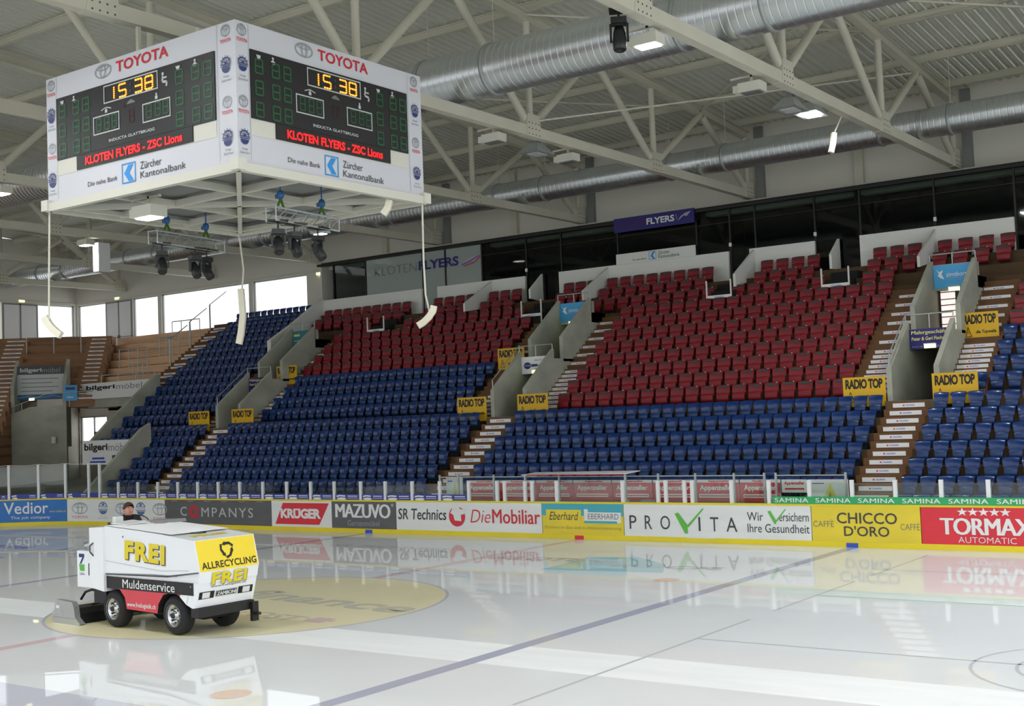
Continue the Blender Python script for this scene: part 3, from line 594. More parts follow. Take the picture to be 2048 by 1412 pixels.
def red_back(mb):
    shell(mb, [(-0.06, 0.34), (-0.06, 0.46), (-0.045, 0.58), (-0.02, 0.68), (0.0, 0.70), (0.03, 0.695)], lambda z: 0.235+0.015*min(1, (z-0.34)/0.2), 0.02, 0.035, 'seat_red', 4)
    mb.add([(-0.19, -0.062, 0.59), (0.19, -0.062, 0.59), (0.19, -0.048, 0.665), (-0.19, -0.048, 0.665)], [(0, 1, 2, 3)], 'seat_patch')
    mb.box(-0.15, 0.15, -0.02, 0.09, 0.0, 0.36, 'black_matt'); mb.box(0.175, 0.215, -0.09, -0.07, 0.678, 0.702, 'light_grey')  # light grey block at the top right corner is a painted highlight
def red_pan(mb):
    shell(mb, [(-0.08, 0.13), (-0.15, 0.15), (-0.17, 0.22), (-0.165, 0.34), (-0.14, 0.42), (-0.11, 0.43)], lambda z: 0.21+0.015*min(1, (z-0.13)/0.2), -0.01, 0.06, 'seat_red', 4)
def seat_y(k): return (16.85+0.65*k) if k <= 5 else 21.35+0.685*(k-6)
seats = []      # (colour, block, row, place in row, x, n in row)
def row(col, block, k, x0, x1, pitch, gaps=()):
    n = int((x1-x0+0.12)/pitch); p = (x1-x0)/n if abs((x1-x0)/n-pitch) < 0.04 else pitch
    xs = [x1-p*(i+0.5) for i in range(n)]
    xs = [x for x in xs if not any(a < x < b for a, b in gaps)]
    for i, x in enumerate(xs): seats.append((col, block, k, i+1, x, len(xs)))
for k in range(0, 6):
    row('blue', 'middle block', k, -5.85, 7.92, 0.472); row('blue', 'left block', k, -21.45, -7.45, 0.472)
    row('blue', 'corner block', k, -25.9 if k < 4 else -29.75, -22.82, 0.472)
for k in range(-1, 6): row('blue', 'right block', k, 9.4, 13.9, 0.50)
for k in range(6, 10): row('blue', 'left block', k, -20.6, -9.1, 0.472); row('blue', 'right block', k, 10.65 if k > 6 else 10.2, 14.2, 0.50)
for k in range(6, 18): row('blue', 'corner block', k, -30.55, -24.3, 0.472)
for k in range(6, 14): row('red', 'middle block', k, -4.75, 6.42, 0.592)
for k in range(10, 14): row('red', 'left block', k, -20.7, -9.1, 0.592); row('red', 'right block', k, 10.7, 14.3, 0.62)
g2 = ((-1.15, 0.15), (3.0, 4.75)); g1 = ((-18.75, -17.3), (-10.3, -8.4), (-13.15, -12.85))
for k in (14, 15, 16):
    row('red', 'middle block', k, -6.6, 6.9 if k > 14 else 6.3, 0.635, ((-1.15, 0.15), (2.8, 4.75)) if k > 14 else ((-1.0, 0.15), (3.7, 4.8)))
    row('red', 'left block', k, -23.3 if k > 14 else -20.7, -9.0 if k > 14 else -8.6, 0.635, ((-18.75, -17.0) if k < 15 else (-17.5, -16.2), (-11.1 if k > 14 else -10.0, -8.2), (-13.2, -12.8)))
    row('red', 'right block', k, 7.3 if k > 14 else 10.7, 10.2 if k > 14 else 14.2, 0.7)
    if k > 14: row('red', 'tunnel top', k, -8.8, -6.95, 0.6)
rows_of = {}
for s in seats: rows_of.setdefault((s[0], s[1]), set()).add(s[2])
order = {}
for col in ('blue', 'red'):
    inview = []
    for s in seats:
        if s[0] != col: continue
        x, y, z = topx((s[4], seat_y(s[2]), fz(s[2])+0.5))
        if -15 < x < 2063: inview.append((z, s))
    inview.sort(key=lambda q: q[0]); near = [s for _, s in inview[:300]]; rest = [s for _, s in inview[300:]]
    back, pan = (blue_back, blue_pan) if col == 'blue' else (red_back, red_pan)
    proto = None
    for (c, block, k, i, x, n) in near:
        r = sorted(rows_of[(col, block)]).index(k)+1
        lab = '%s tip-up seat, %s from the right in the %s row of the %s' % (col, nth(i), nth(r), block if block != 'tunnel top' else 'tunnel top')
        loc = (x, seat_y(k), fz(k)); g = '%s tip-up seats in the stand' % col
        if proto is None:
            m = MB(); back(m); proto = m.build('%s_seat' % col, None, lab, 'seat', g); proto.location = loc
            m = MB(); pan(m); m.build('folded_seat', proto)
        else: dup(proto, loc, lab, g)
    if rest:
        m0 = MB(); back(m0); pan(m0); big = MB()
        for (c, block, k, i, x, n) in rest:
            y, z = seat_y(k), fz(k); o = len(big.v); big.v += [(a+x, b+y, d+z) for a, b, d in m0.v]
            for q in m0.mats: big.mi(q)
            big.f += [tuple(j+o for j in f) for f in m0.f]; big.m += [big.mi(m0.mats[q]) for q in m0.m]; big.sm += m0.sm
        big.build('distant_%s_seat' % col, None, 'mass of more distant %s tip-up seats filling the back and far end of the stand' % col, 'seat', None, 'stuff')

# ------------------------------------------------------------------ aisle stairs with sponsor strips on the risers
def make_sign():
    m = MB(); F = Face(m, (-0.47, -0.012, 0.035), (1, 0, 0), (0, 0, 1), 0.002)
    F.rect(0, 0, 0.94, 0.135, 'white', 1); F.rect(0.3, 0.045, 0.35, 0.09, 'red', 2); F.text('CALANDA', 0.38, 0.045, 0.27, 0.05, 'marker_blue', 2, 0.03)
    m.quad((-0.47, -0.002, 0.17), (-0.47, -0.012, 0.17), (0.47, -0.012, 0.17), (0.47, -0.002, 0.17), 'white')
    o = m.build('step_sign'); me = o.data; bpy.data.objects.remove(o); return me
SIGN = make_sign()
def stairs(label, x0, x1, z0, y0, rise, going, n, every=lambda i: True, sw=None, sx=None, m_='stair_wood', yend=None):
    t = thing('aisle_stairs', label, 'stairs', ((x0+x1)/2, y0-0.012, z0), 0, 'aisle stairs through the seat blocks'); cx = (x0+x1)/2
    m = MB()
    for i in range(n):
        y, z = y0+going*i, z0+rise*i
        m.box(x0-cx, x1-cx, y-y0, y-y0+going*1.3, z-z0-rise-0.02, z-z0+0.004, m_)
    m.build('steps', t)
    for i in range(n):
        if every(i):
            o = bpy.data.objects.new('step_sign', SIGN); COL.objects.link(o); o.parent = t; o.location = ((sx if sx is not None else cx)-cx, going*i, rise*(i-1)+(rise-0.2)/2)
            if sw: o.scale = (sw/0.94, 1, min(1, rise/0.2)*0.95)
    return t
LOWW = 0.62
for nm, c in (('left of the middle block', -6.63), ('right of the middle block', 8.62), ('right of the corner block', -22.14)):
    stairs('brown lower aisle stairs with white strips on every riser, '+nm, c-LOWW-0.04, c+LOWW+0.04, 0.625, 15.7, 0.2275, 0.325, 15, sw=0.96)
up = lambda i: i < 10 or i % 2 == 0
for nm, x0, x1, q in (('left side of the middle tunnel', -9.0, TA[0], 24), ('right side of the middle tunnel', TA[1], -4.75, 24), ('left side of the right tunnel', 6.35, TB[0], 24), ('right side of the right tunnel', TB[1], 10.65, 24), ('left side of the corner tunnel', -24.25, TC[0], 24), ('right side of the corner tunnel', TC[1], -20.65, 24)):
    wd = min(0.95, x1-x0-0.05); sx = x1-wd/2-0.28 if 'left side' in nm else x0+wd/2+0.03
    stairs('brown upper aisle stairs with white strips, climbing the '+nm, x0, x1, 3.92, 20.85, 0.165, 0.228, q, up, sw=wd, sx=sx)
stairs('brown aisle stairs with white strips between corner block and wooden terrace', -32.1, -30.7, 5.9, 23.59, 0.165, 0.228, 23, lambda i: i % 3 != 1, sw=0.95)

# ------------------------------------------------------------------ white parapets, dividing fins and the dark glass boxes on top of the stand
YP = 28.6
def parapet(x0, x1, label, z1=10.15):
    mb = MB(); mb.box(x0, x1, YP, YP+0.12, 8.87, z1, 'parapet'); return mb.build('parapet', label=label, cat='parapet', group='white parapets at the top of the stand')
for a, b, l in ((-23.76, -17.2, 'long white parapet under the frosted glass, above the left red seats'), (-16.24, -11.12, 'white parapet right of the gap, under the frosted glass end'), (-9.29, -1.05, 'white parapet under the navy fascia and the bank advert'), (-0.14, 2.6, 'short white parapet between two stair gaps above the middle red block'), (4.38, 9.96, 'white parapet above the right tunnel with the sky blue sign'), (11.0, 15, 'white parapet at the right edge of the stand')): parapet(a, b, l)
mb = MB(); mb.box(-6.28, -2.5, YP-0.05, YP-0.001, 10.13, 10.58, 'parapet'); F = Face(mb, (-6.28, YP-0.05, 10.13), (1, 0, 0), (0, 0, 1), 0.004)
F.frame(1.6, 0.06, 1.95, 0.40, 0.02, 'bank_blue', 2); F.poly([(1.68, 0.23), (1.8, 0.38), (1.9, 0.38), (1.79, 0.23), (1.9, 0.08), (1.8, 0.08)], 'bank_blue', 2)
F.text('Zürcher', 2.05, 0.24, 0.55, 0.14, 'ink', 2); F.text('Kantonalbank', 2.05, 0.08, 1.0, 0.14, 'ink', 2); F.text('Die nahe Bank', 0.8, 0.1, 0.68, 0.08, 'ink', 2)
mb.build('bank_advert', label='white bank advert panel with blue emblem on top of the parapet', cat='advertising board')
for X, yn, zf, zn, zb, l in ((-13.02, 26.5, 10.1, 8.97, 8.6, 'left block above the 9th row'), (-10.2, 27.6, 10.15, 9.4, 9.0, 'dark stair gap of the left block'), (-6.75, 26.5, 10.1, 8.95, 8.55, 'tunnel with the pale blue sign, on its right'), (0.05, 26.7, 10.1, 8.98, 8.5, 'middle block, right of its first stair gap'), (3.55, 27.7, 10.12, 9.45, 8.9, 'second stair gap of the middle block'), (7.2, 26.5, 10.05, 8.88, 8.5, 'right tunnel with the sky blue sign')):
    mb = MB(); mb.prism([(yn, zb), (yn, zn), (YP, zf), (YP, 8.9)], lambda u, v, q: (q, u, v), X-0.05, X+0.05, 'parapet'); mb.build('dividing_fin', label='slanted white dividing wall between red seats, %s' % l, cat='divider', group='slanted white dividers in the red rows')
mb = MB(); mb.prism([(24.9, 7.0), (24.9, 8.0), (26.4, 8.85), (YP, 10.26), (YP, 8.87), (26.4, 8.2)], lambda u, v, q: (q, u, v), -24.0, -23.74, 'parapet'); mb.build('end_wall', label='wide pale slanted wall between the blue corner block and red seats', cat='divider')
# stair pits in the top red rows: small white steps with posts
for X, Y, l in ((-0.4, 26.25, 'left of the middle block'), (4.25, 26.25, 'right of the middle block'), (-18.1, 26.25, 'far end of the left block'), (-9.2, 26.25, 'near end of the left block')):
    t = thing('stair_pit', 'dark stair pit with white step in the red rows, %s' % l, 'stairs', (X, Y, fz(13)), 0, 'dark stair pits in the red rows')
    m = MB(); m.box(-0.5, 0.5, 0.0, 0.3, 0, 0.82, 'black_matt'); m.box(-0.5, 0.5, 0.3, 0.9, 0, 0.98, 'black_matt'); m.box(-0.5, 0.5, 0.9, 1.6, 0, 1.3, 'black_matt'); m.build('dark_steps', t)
    m = MB(); m.box(-0.48, 0.48, -0.02, 0.0, 0.68, 0.8, 'white'); F = Face(m, (-0.2, -0.02, 0.71), (1, 0, 0), (0, 0, 1), 0.003); F.text('CALANDA', 0, 0, 0.4, 0.06, 'marker_blue', 1); m.build('step_sign', t)
    for sx in (-0.51, 0.51):
        m = MB(); m.box(sx-0.025, sx+0.025, -0.04, 0.01, 0, 1.38, 'parapet'); m.build('post', t)
# glass boxes
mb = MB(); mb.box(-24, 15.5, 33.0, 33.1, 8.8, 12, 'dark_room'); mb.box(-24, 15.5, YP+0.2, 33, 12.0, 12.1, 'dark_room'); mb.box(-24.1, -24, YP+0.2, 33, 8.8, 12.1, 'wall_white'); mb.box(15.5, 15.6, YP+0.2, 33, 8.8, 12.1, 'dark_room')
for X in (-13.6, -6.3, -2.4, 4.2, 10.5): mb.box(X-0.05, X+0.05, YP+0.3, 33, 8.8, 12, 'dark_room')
for X in range(-11, 15, 4): mb.box(X, X+1.4, 32.2, 32.6, 9.0, 9.9+0.3*math.sin(X), 'concrete_dark')
struct(mb, 'wall_boxes')
mb = MB(); mb.box(-24.1, 15.6, YP-0.03, YP+0.25, 11.9, 12.02, 'black'); mb.box(-24.1, 15.6, YP+0.16, YP+0.25, 8.87, 9.0, 'black'); struct(mb, 'trim_4')
px_ = [-23.1, -20.9, -17.2, -15.8, -13.62, -11.1, -9.2, -6.28, -2.5, -1.0, 0.1, 2.6, 4.4, 7.2, 10.0, 11.0, 13.2, 15.4]
for i, (a, b) in enumerate(zip(px_, px_[1:])):
    fr = MB(); fr.box(a-0.035, a+0.035, YP+0.12, YP+0.2, 8.9, 11.9, 'black')
    if a > -13.7: fr.box(a, b, YP+0.13, YP+0.16, 11.35, 11.37, 'dark_metal')
    if i % 2 and a > -12: fr.box(a-0.05, a+0.05, YP+0.08, YP+0.14, 10.35, 10.5, 'parapet')
    r = struct(fr, 'window_%d' % (i+20)); g = MB(); frost = b < -13.5
    g.quad((a, YP+0.17, 8.95), (b, YP+0.17, 8.95), (b, YP+0.17, 11.9), (a, YP+0.17, 11.9), 'glass_frost' if -21 < a and frost else 'glass_dark'); g.build('pane', r)
mb = MB(); F = Face(mb, (-20.9, YP+0.15, 10.3), (1, 0, 0), (0, 0, 1), 0.006)
F.text('KLOTEN', 0.6, 0.75, 2.7, 0.42, 'ink_soft', 1, -0.025); F.text('FLYERS', 3.45, 0.76, 2.45, 0.45, 'sign_navy', 1, 0.03)
F.poly([(6.1, 0.72), (6.5, 0.92), (6.9, 0.85), (7.2, 1.12), (6.75, 1.08), (6.45, 1.02), (6.3, 0.95)], 'dull_text', 1); F.line([(6.1, 0.76), (6.6, 0.9), (7.15, 1.1)], 0.05, 'marker_blue', 2); F.line([(6.2, 0.68), (6.8, 0.8), (7.2, 1.05)], 0.05, 'ad_red', 3)
mb.build('glass_lettering', label='team lettering on the frosted glass, thin KLOTEN and bold FLYERS', cat='lettering')
mb = MB(); mb.box(-6.28, -2.45, YP-0.12, YP-0.04, 11.5, 12.1, 'sign_navy'); F = Face(mb, (-6.28, YP-0.12, 11.5), (1, 0, 0), (0, 0, 1), 0.004)
F.text('KLOTEN', 0.25, 0.18, 1.25, 0.2, 'dull_red', 1); F.text('FLYERS', 1.6, 0.17, 1.32, 0.27, 'white', 1, 0.03); F.poly([(3.08, 0.15), (3.35, 0.34), (3.5, 0.3), (3.7, 0.5), (3.42, 0.44), (3.2, 0.32)], 'dull_text', 1); F.line([(3.05, 0.2), (3.0, 0.45)], 0.02, 'dull_text', 1)
mb.build('fascia_sign', label='navy fascia sign reading FLYERS in white over the dark glass boxes', cat='sign')

# ------------------------------------------------------------------ signs, lamps and rails at the stair tunnels
def panel(name, label, x0, x1, Y, z0, z1, base, draw, cat='sign', group=None, th=0.03):
    mb = MB(); mb.box(x0, x1, Y, Y+th, z0, z1, base); F = Face(mb, (x0, Y, z0), (1, 0, 0), (0, 0, 1), 0.004); F.w = x1-x0; F.h = z1-z0; draw(F)
    return mb.build(name, label=label, cat=cat, group=group)
def d_white(F):
    F.disc(0.28, 0.32, 0.17, 0.13, 'navy'); F.rect(0.3, 0.27, 0.75, 0.37, 'navy', 1); F.rect(0.5, 0.3, 1.2, 0.33, 'navy', 2); F.text('044 272 75 10', 0.62, 0.48, 0.6, 0.07, 'ink', 1); F.rect(0.6, 0.18, 1.15, 0.2, 'ink_soft', 1); F.text('044 870', 0.62, 0.08, 0.4, 0.06, 'ink', 1); F.text('WOOD', 0.14, 0.29, 0.34, 0.06, 'white', 3)
def d_navy(F):
    F.text('Malergeschäft', 0.06, F.h*0.68, F.w*0.86, F.h*0.24, 'pale_yellow', 1, 0.03, 0.1); F.text('Peter & Geri Fischer', 0.06, F.h*0.42, F.w*0.86, F.h*0.18, 'pale_yellow', 1, 0.02, 0.1); F.text('8152 Glattbrugg   Tel./Fax', 0.08, F.h*0.06, F.w*0.8, F.h*0.09, 'logo_grey', 1)
def d_sky(F):
    F.poly([(0.1, 0.66), (0.2, 0.55), (0.33, 0.62), (0.27, 0.48), (0.36, 0.3), (0.22, 0.36), (0.14, 0.44), (0.19, 0.5)], 'white', 1); F.text('zimtkorn', 0.42, 0.38, F.w*0.56, 0.15, 'white', 1); F.rect(0.42, 0.32, F.w*0.9, 0.335, 'logo_grey', 1); F.text('www.zimtkorn.ch', 0.42, 0.08, F.w*0.5, 0.06, 'logo_grey', 1)
for (x0, x1), Y, z0, z1, b, f, l in ((TA, 22.37, 5.46, 6.12, 'white', d_white, 'white sign with a navy key emblem over the lower middle tunnel'), (TB, 22.37, 5.45, 6.08, 'sign_navy', d_navy, 'navy sign reading Malergeschäft in yellow over the lower right tunnel'), (TC, 22.37, 5.48, 6.1, 'sign_navy', d_navy, 'navy sign with yellow lines over the lower corner tunnel'), (TA, 25.23, 7.6, 8.36, 'sky_blue', d_sky, 'sky blue sign with white bird over the upper middle tunnel'), (TB, 25.23, 7.55, 8.33, 'sky_blue', d_sky, 'sky blue zimtkorn sign over the upper right tunnel'), (TC, 25.23, 7.6, 8.36, 'teal_dark', lambda F: (F.rect(0.1, 0.5, 0.5, 0.6, 'pale_yellow'), F.rect(0.1, 0.25, 0.9, 0.32, 'logo_grey')), 'dark teal sign over the upper corner tunnel')):
    panel('tunnel_sign', l, x0+0.17, x1-0.17, Y, z0, z1, b, f, 'sign', 'signs over the stair tunnels', 0.025)
def exit_lamp(x, y, z, label, ax='y'):
    mb = MB(); d = (0.17, 0.05, 0.06) if ax == 'y' else (0.05, 0.17, 0.06)
    mb.box(x-d[0]-0.02, x+d[0]+0.02, y-d[1], y+d[1], z+d[2], z+d[2]+0.03, 'white'); mb.box(x-d[0], x+d[0], y-d[1], y+d[1], z-d[2], z+d[2], 'exit_glow')
    return mb.build('exit_lamp', label=label, cat='lamp', group='small yellowish emergency lamps')
exit_lamp(-6.35, 22.3, 5.53, 'lit yellowish lamp below the white key sign'); exit_lamp(8.72, 22.3, 5.52, 'lit yellowish lamp below the navy Malergeschäft sign'); exit_lamp(-6.42, 25.15, 7.53, 'lit yellowish lamp under the upper middle blue sign'); exit_lamp(8.75, 25.15, 7.5, 'lit yellowish lamp under the right zimtkorn sign')
exit_lamp(-41.86, YW-0.06, 11.93, 'lit yellowish lamp above the roller panel in the back windows'); exit_lamp(-24.9, YW-0.06, 11.72, 'lit yellowish lamp between last back window and frosted glass'); exit_lamp(XE+0.06, 25.8, 11.92, 'lit yellowish lamp above the roller panel in the end wall', 'x')
def rail(label, x0, x1, Y, z0, z1, n=2):
    t = thing('guard_rail', label, 'rail', ((x0+x1)/2, Y, z0), 0, 'steel guard rails over the tunnels'); m = MB(); h = (x1-x0)/2
    m.tube((-h, 0, z1-z0), (h, 0, z1-z0), 0.022, 'galv', 8); m.build('top_bar', t)
    for i in range(n+1):
        m = MB(); m.tube((-h+2*h*i/n, 0, 0), (-h+2*h*i/n, 0, z1-z0), 0.02, 'galv', 8); m.build('post', t)
for (x0, x1), nm in ((TA, 'middle'), (TB, 'right'), (TC, 'corner')):
    rail('steel rail above the sign of the lower %s tunnel' % nm, x0+0.05, x1-0.05, 22.42, 6.1, 6.55); rail('steel rail above the sign of the upper %s tunnel' % nm, x0+0.05, x1-0.05, 25.3, 8.36, 8.72)
    m = MB(); m.path([(x0+0.08, 20.5, 5.2), (x0+0.08, 22.4, 6.6)], 0.02, 'galv', 8); m.path([(x0+0.08, 20.55, 4.85), (x0+0.08, 20.55, 5.24)], 0.02, 'galv', 8); m.build('hand_rail', label='sloping hand rail on the left wall of the lower %s tunnel' % nm, cat='rail')
def d_radio(F):
    F.text('RADIO TOP', F.w*0.06, F.h*0.6, F.w*0.88, F.h*0.33, 'black', 1, 0.045, 0, 0, 0.92); F.line([(F.w*0.1, F.h*0.17), (F.w*0.17, F.h*0.5), (F.w*0.26, F.h*0.17), (F.w*0.1, F.h*0.17)], 0.02, 'black', 1); F.line([(F.w*0.15, F.h*0.3), (F.w*0.2, F.h*0.34)], 0.02, 'black', 1)
    F.text('die Topwelle', F.w*0.38, F.h*0.24, F.w*0.55, F.h*0.14, 'black', 1, 0.03, 0.2)
for pa, pb, py, Y, z0, l in ((1685, 1770, 756, 20.46, 3.4, 'left of the lower right tunnel'), (1863, 1955, 747, 20.46, 3.4, 'right of the lower right tunnel'), (1922, 1996, 627, 23.5, 5.45, 'beside the navy sign of the right tunnel'), (1034, 1095, 789, 20.46, 3.4, 'right of the lower middle tunnel'), (914, 972, 796, 20.46, 3.4, 'left of the lower middle tunnel'), (995, 1048, 698, 23.5, 5.45, 'half hidden by the white key sign tunnel'), (463, 506, 819, 20.4, 3.4, 'right of the lower corner tunnel'), (377, 418, 824, 20.46, 3.4, 'left of the lower corner tunnel'), (553, 593, 733, 23.5, 5.45, 'beside the striped sign of the corner tunnel')):
    pA = atY(pa, py, Y); x0, z1 = pA.x, pA.z; x1 = atY(pb, py, Y).x; z0 = z1-0.92
    mb = MB(); mb.box(x0, x1, Y, Y+0.02, z0, z1, 'sign_yellow'); zf = 3.36 if z0 < 5 else 4.9
    for q in (x0+0.1, x1-0.1): mb.box(q-0.02, q+0.02, Y+0.001, Y+0.019, zf, z0, 'dark_metal')
    F = Face(mb, (x0, Y, z0), (1, 0, 0), (0, 0, 1), 0.004); F.w = x1-x0; F.h = z1-z0; d_radio(F)
    mb.build('radio_banner', label='yellow RADIO TOP banner, '+l, cat='banner', group='yellow radio banners in the stand')

# ------------------------------------------------------------------ wooden standing terraces at the end, passages and their signs
PV = Vector((-35.5, 23.55, 0)); DA = Vector((-0.7071, -0.7071, 0)); DN = Vector((-0.7071, 0.7071, 0))   # 45 degree part: along, outward
def wz(k): return 5.9+0.495*k
def wall_poly(name, pts, m_): mb = MB(); [mb.hexa(h, m_) for h in pts]; return struct(mb, name)
mb = MB()                                          # straight part, facing the ice
for k in range(0, 8):
    y0 = 23.55+0.685*k; xe = PV.x-0.685*k
    mb.hexa([(xe, y0, wz(k)-0.62), (-32.1, y0, wz(k)-0.62), (-32.1, YW-0.05, wz(k)-0.62), (xe-1, YW-0.05, wz(k)-0.62), (xe, y0, wz(k)), (-32.1, y0, wz(k)), (-32.1, YW-0.05, wz(k)), (xe-1, YW-0.05, wz(k))], 'wood_dark')
    mb.quad((xe, y0-0.004, wz(k)-0.40), (-32.1, y0-0.004, wz(k)-0.40), (-32.1, y0-0.004, wz(k)), (xe, y0-0.004, wz(k)), 'wood_riser')  # stops short: the darker band left below paints in the tread shadow
struct(mb, 'floor_wood_terrace')
LF = 6.2
mb = MB()
for k in range(-6, 8):                             # 45 degree part
    d = 0.685*k; a0 = 0.0; a1 = LF+0.4142*d
    if k < 0: a0, a1 = 4.4, LF+0.4142*d
    for s0, s1 in (((a0, 1.66), (4.44, a1)) if k in (0, 1) else ((a0, a1),)):
        P = [PV+DA*a+DN*b+Vector((0, 0, z)) for z in (wz(k)-0.62, wz(k)) for a, b in ((s1, d), (s0, d), (s0, 6.2), (s1+(2.0 if s1 == a1 else 0), 6.2))]
        mb.hexa(P, 'wood_dark'); mb.quad(*[PV+DA*a+DN*(d-0.004)+Vector((0, 0, z)) for a, z in ((s1, wz(k)-0.42), (s0, wz(k)-0.42), (s0, wz(k)), (s1, wz(k)))], 'wood_dark')
struct(mb, 'floor_wood_terrace_bend')
P0 = PV+DA*LF
mb = MB()
for k in range(-6, 8):                             # end part, behind the goal
    x0 = P0.x-0.685*k; y1 = P0.y+0.4142*0.685*k*1.0
    mb.hexa([(x0, -20, wz(k)-0.62), (XE, -20, wz(k)-0.62), (XE, y1, wz(k)-0.62), (x0, y1, wz(k)-0.62), (x0, -20, wz(k)), (XE, -20, wz(k)), (XE, y1, wz(k)), (x0, y1, wz(k))], 'wood_dark')
    mb.quad((x0+0.004, -20, wz(k)-0.3), (x0+0.004, y1, wz(k)-0.3), (x0+0.004, y1, wz(k)), (x0+0.004, -20, wz(k)), 'wood_riser')
struct(mb, 'floor_wood_terrace_end')
def bent_stairs(label, a0, a1, k0, n, sw):
    rz = math.radians(225)-math.pi        # local x runs along -DA, local y along DN
    t = thing('aisle_stairs', label, 'stairs', PV+DA*((a0+a1)/2)+DN*(0.685*k0-0.02)+Vector((0, 0, wz(k0))), rz, 'aisle stairs in the wooden terrace'); h = (a1-a0)/2; m = MB()
    for i in range(n): m.box(-h, h, 0.3425*i, 0.3425*i+0.4, 0.2475*(i-1)-0.02, 0.2475*i+0.004, 'wood_dark')
    m.build('steps', t)
    for i in range(n):
        o = bpy.data.objects.new('step_sign', SIGN); COL.objects.link(o); o.parent = t; o.location = (0, 0.3425*i, 0.2475*(i-1)+0.03); o.scale = (sw/0.94*0.85, 1, 0.5)
bent_stairs('brown stairs with grey strips in the bend of the wooden terrace', 0.05, 1.35, 0, 15, 0.95); bent_stairs('brown stairs with grey strips left of the bend tunnel', 4.5, 5.9, -5, 25, 1.15)
# tunnel in the bend with its sign
mb = MB()
for a in (1.75, 4.35):
    P = [PV+DA*(a+da)+DN*d+Vector((0, 0, z)) for da in (-0.09, 0.09) for d, z in ((-0.1, 3.2), (1.2, 3.2), (1.2, 7.9), (-0.1, 6.5))]
    mb.add(P, [(0, 1, 2, 3), (7, 6, 5, 4), (0, 4, 5, 1), (1, 5, 6, 2), (2, 6, 7, 3), (3, 7, 4, 0)], 'parapet' if False else 'concrete')
struct(mb, 'wall_bend_tunnel')
U45 = -DA; O = PV+DA*4.26+DN*0.62+Vector((0, 0, 5.75)); mb = MB(); F = Face(mb, O, U45, (0, 0, 1), 0.006)
mb.hexa([O+U45*u-F.N*d+Vector((0, 0, z)) for z in (0, 1.8) for u, d in ((0, 0), (2.42, 0), (2.42, 0.05), (0, 0.05))], 'light_grey')
F.rect(0, 1.35, 2.42, 1.8, 'ink'); F.text('bilgeri', 0.15, 1.42, 1.1, 0.28, 'light_grey', 2, 0.03); F.text('möbel', 1.28, 1.44, 0.9, 0.26, 'light_grey', 2, -0.02)
for i in range(4): F.rect(0.2, 1.1-0.22*i, 2.1-0.3*(i % 2), 1.14-0.22*i, 'ink_soft', 1)
F.rect(0, 0, 2.42, 0.28, 'wave_bg', 1); F.line([(0, 0.12), (0.6, 0.2), (1.2, 0.1), (1.8, 0.2), (2.4, 0.1)], 0.05, 'sky_blue', 2)
mb.build('tunnel_sign', label='grey bilgeri möbel sign with wave strip in the bend tunnel', cat='sign')
# concrete wall below the bend
mb = MB(); N = -DN; W0 = PV+N*0.25+Vector((-0.2, -0.2, 0))
def q(a, d, z): return W0+DA*a+DN*d+Vector((0, 0, z))
mb.add([q(x, d, z) for d in (0, 0.3) for x, z in ((1.35, -0.1), (1.35, 5.4), (3.2, 5.35), (5.6, 4.45), (11, 2.6), (11, -0.1))],
       [(0, 1, 2, 3, 4, 5), (11, 10, 9, 8, 7, 6)]+[(i, (i+1) % 6+0, (i+1) % 6+6, i+6) for i in range(6)], 'concrete')
struct(mb, 'wall_bend')
mb = MB(); mb.hexa([q(-0.5, -3.5, 0.0), q(10, -3.5, 0.0), q(10, 0, 0.0), q(-0.5, 0, 0.0), q(-0.5, -3.5, 1.5), q(10, -3.5, 0.1), q(10, 0, 0.9), q(-0.5, 0, 1.6)], 'concrete_dark'); struct(mb, 'floor_ramp')
m = MB(); m.path([q(0, 0.1, 6.1), q(2.4, 0.1, 6.0), q(5.0, 0.1, 5.05), q(10, 0.1, 3.5)], 0.022, 'galv', 8); m.path([q(1.2, 0.1, 5.3), q(1.2, 0.1, 6.05)], 0.02, 'galv', 6); m.path([q(3.6, 0.1, 4.8), q(3.6, 0.1, 5.55)], 0.02, 'galv', 6)
m.build('hand_rail', label='steel hand rail on top of the tall sloping concrete wall', cat='rail')
exit_lamp(q(3.1, 0, 0).x+0.2, q(3.1, 0, 0).y-0.1, 5.75, 'lit yellowish lamp on the tall sloping concrete wall')
mb = MB(); o_ = q(2.0, -0.06, 3.55); mb.box(o_.x-0.14, o_.x+0.14, o_.y-0.04, o_.y+0.04, 3.4, 3.75, 'white'); mb.build('wall_box', label='small white box fixed on the tall concrete wall', cat='box')
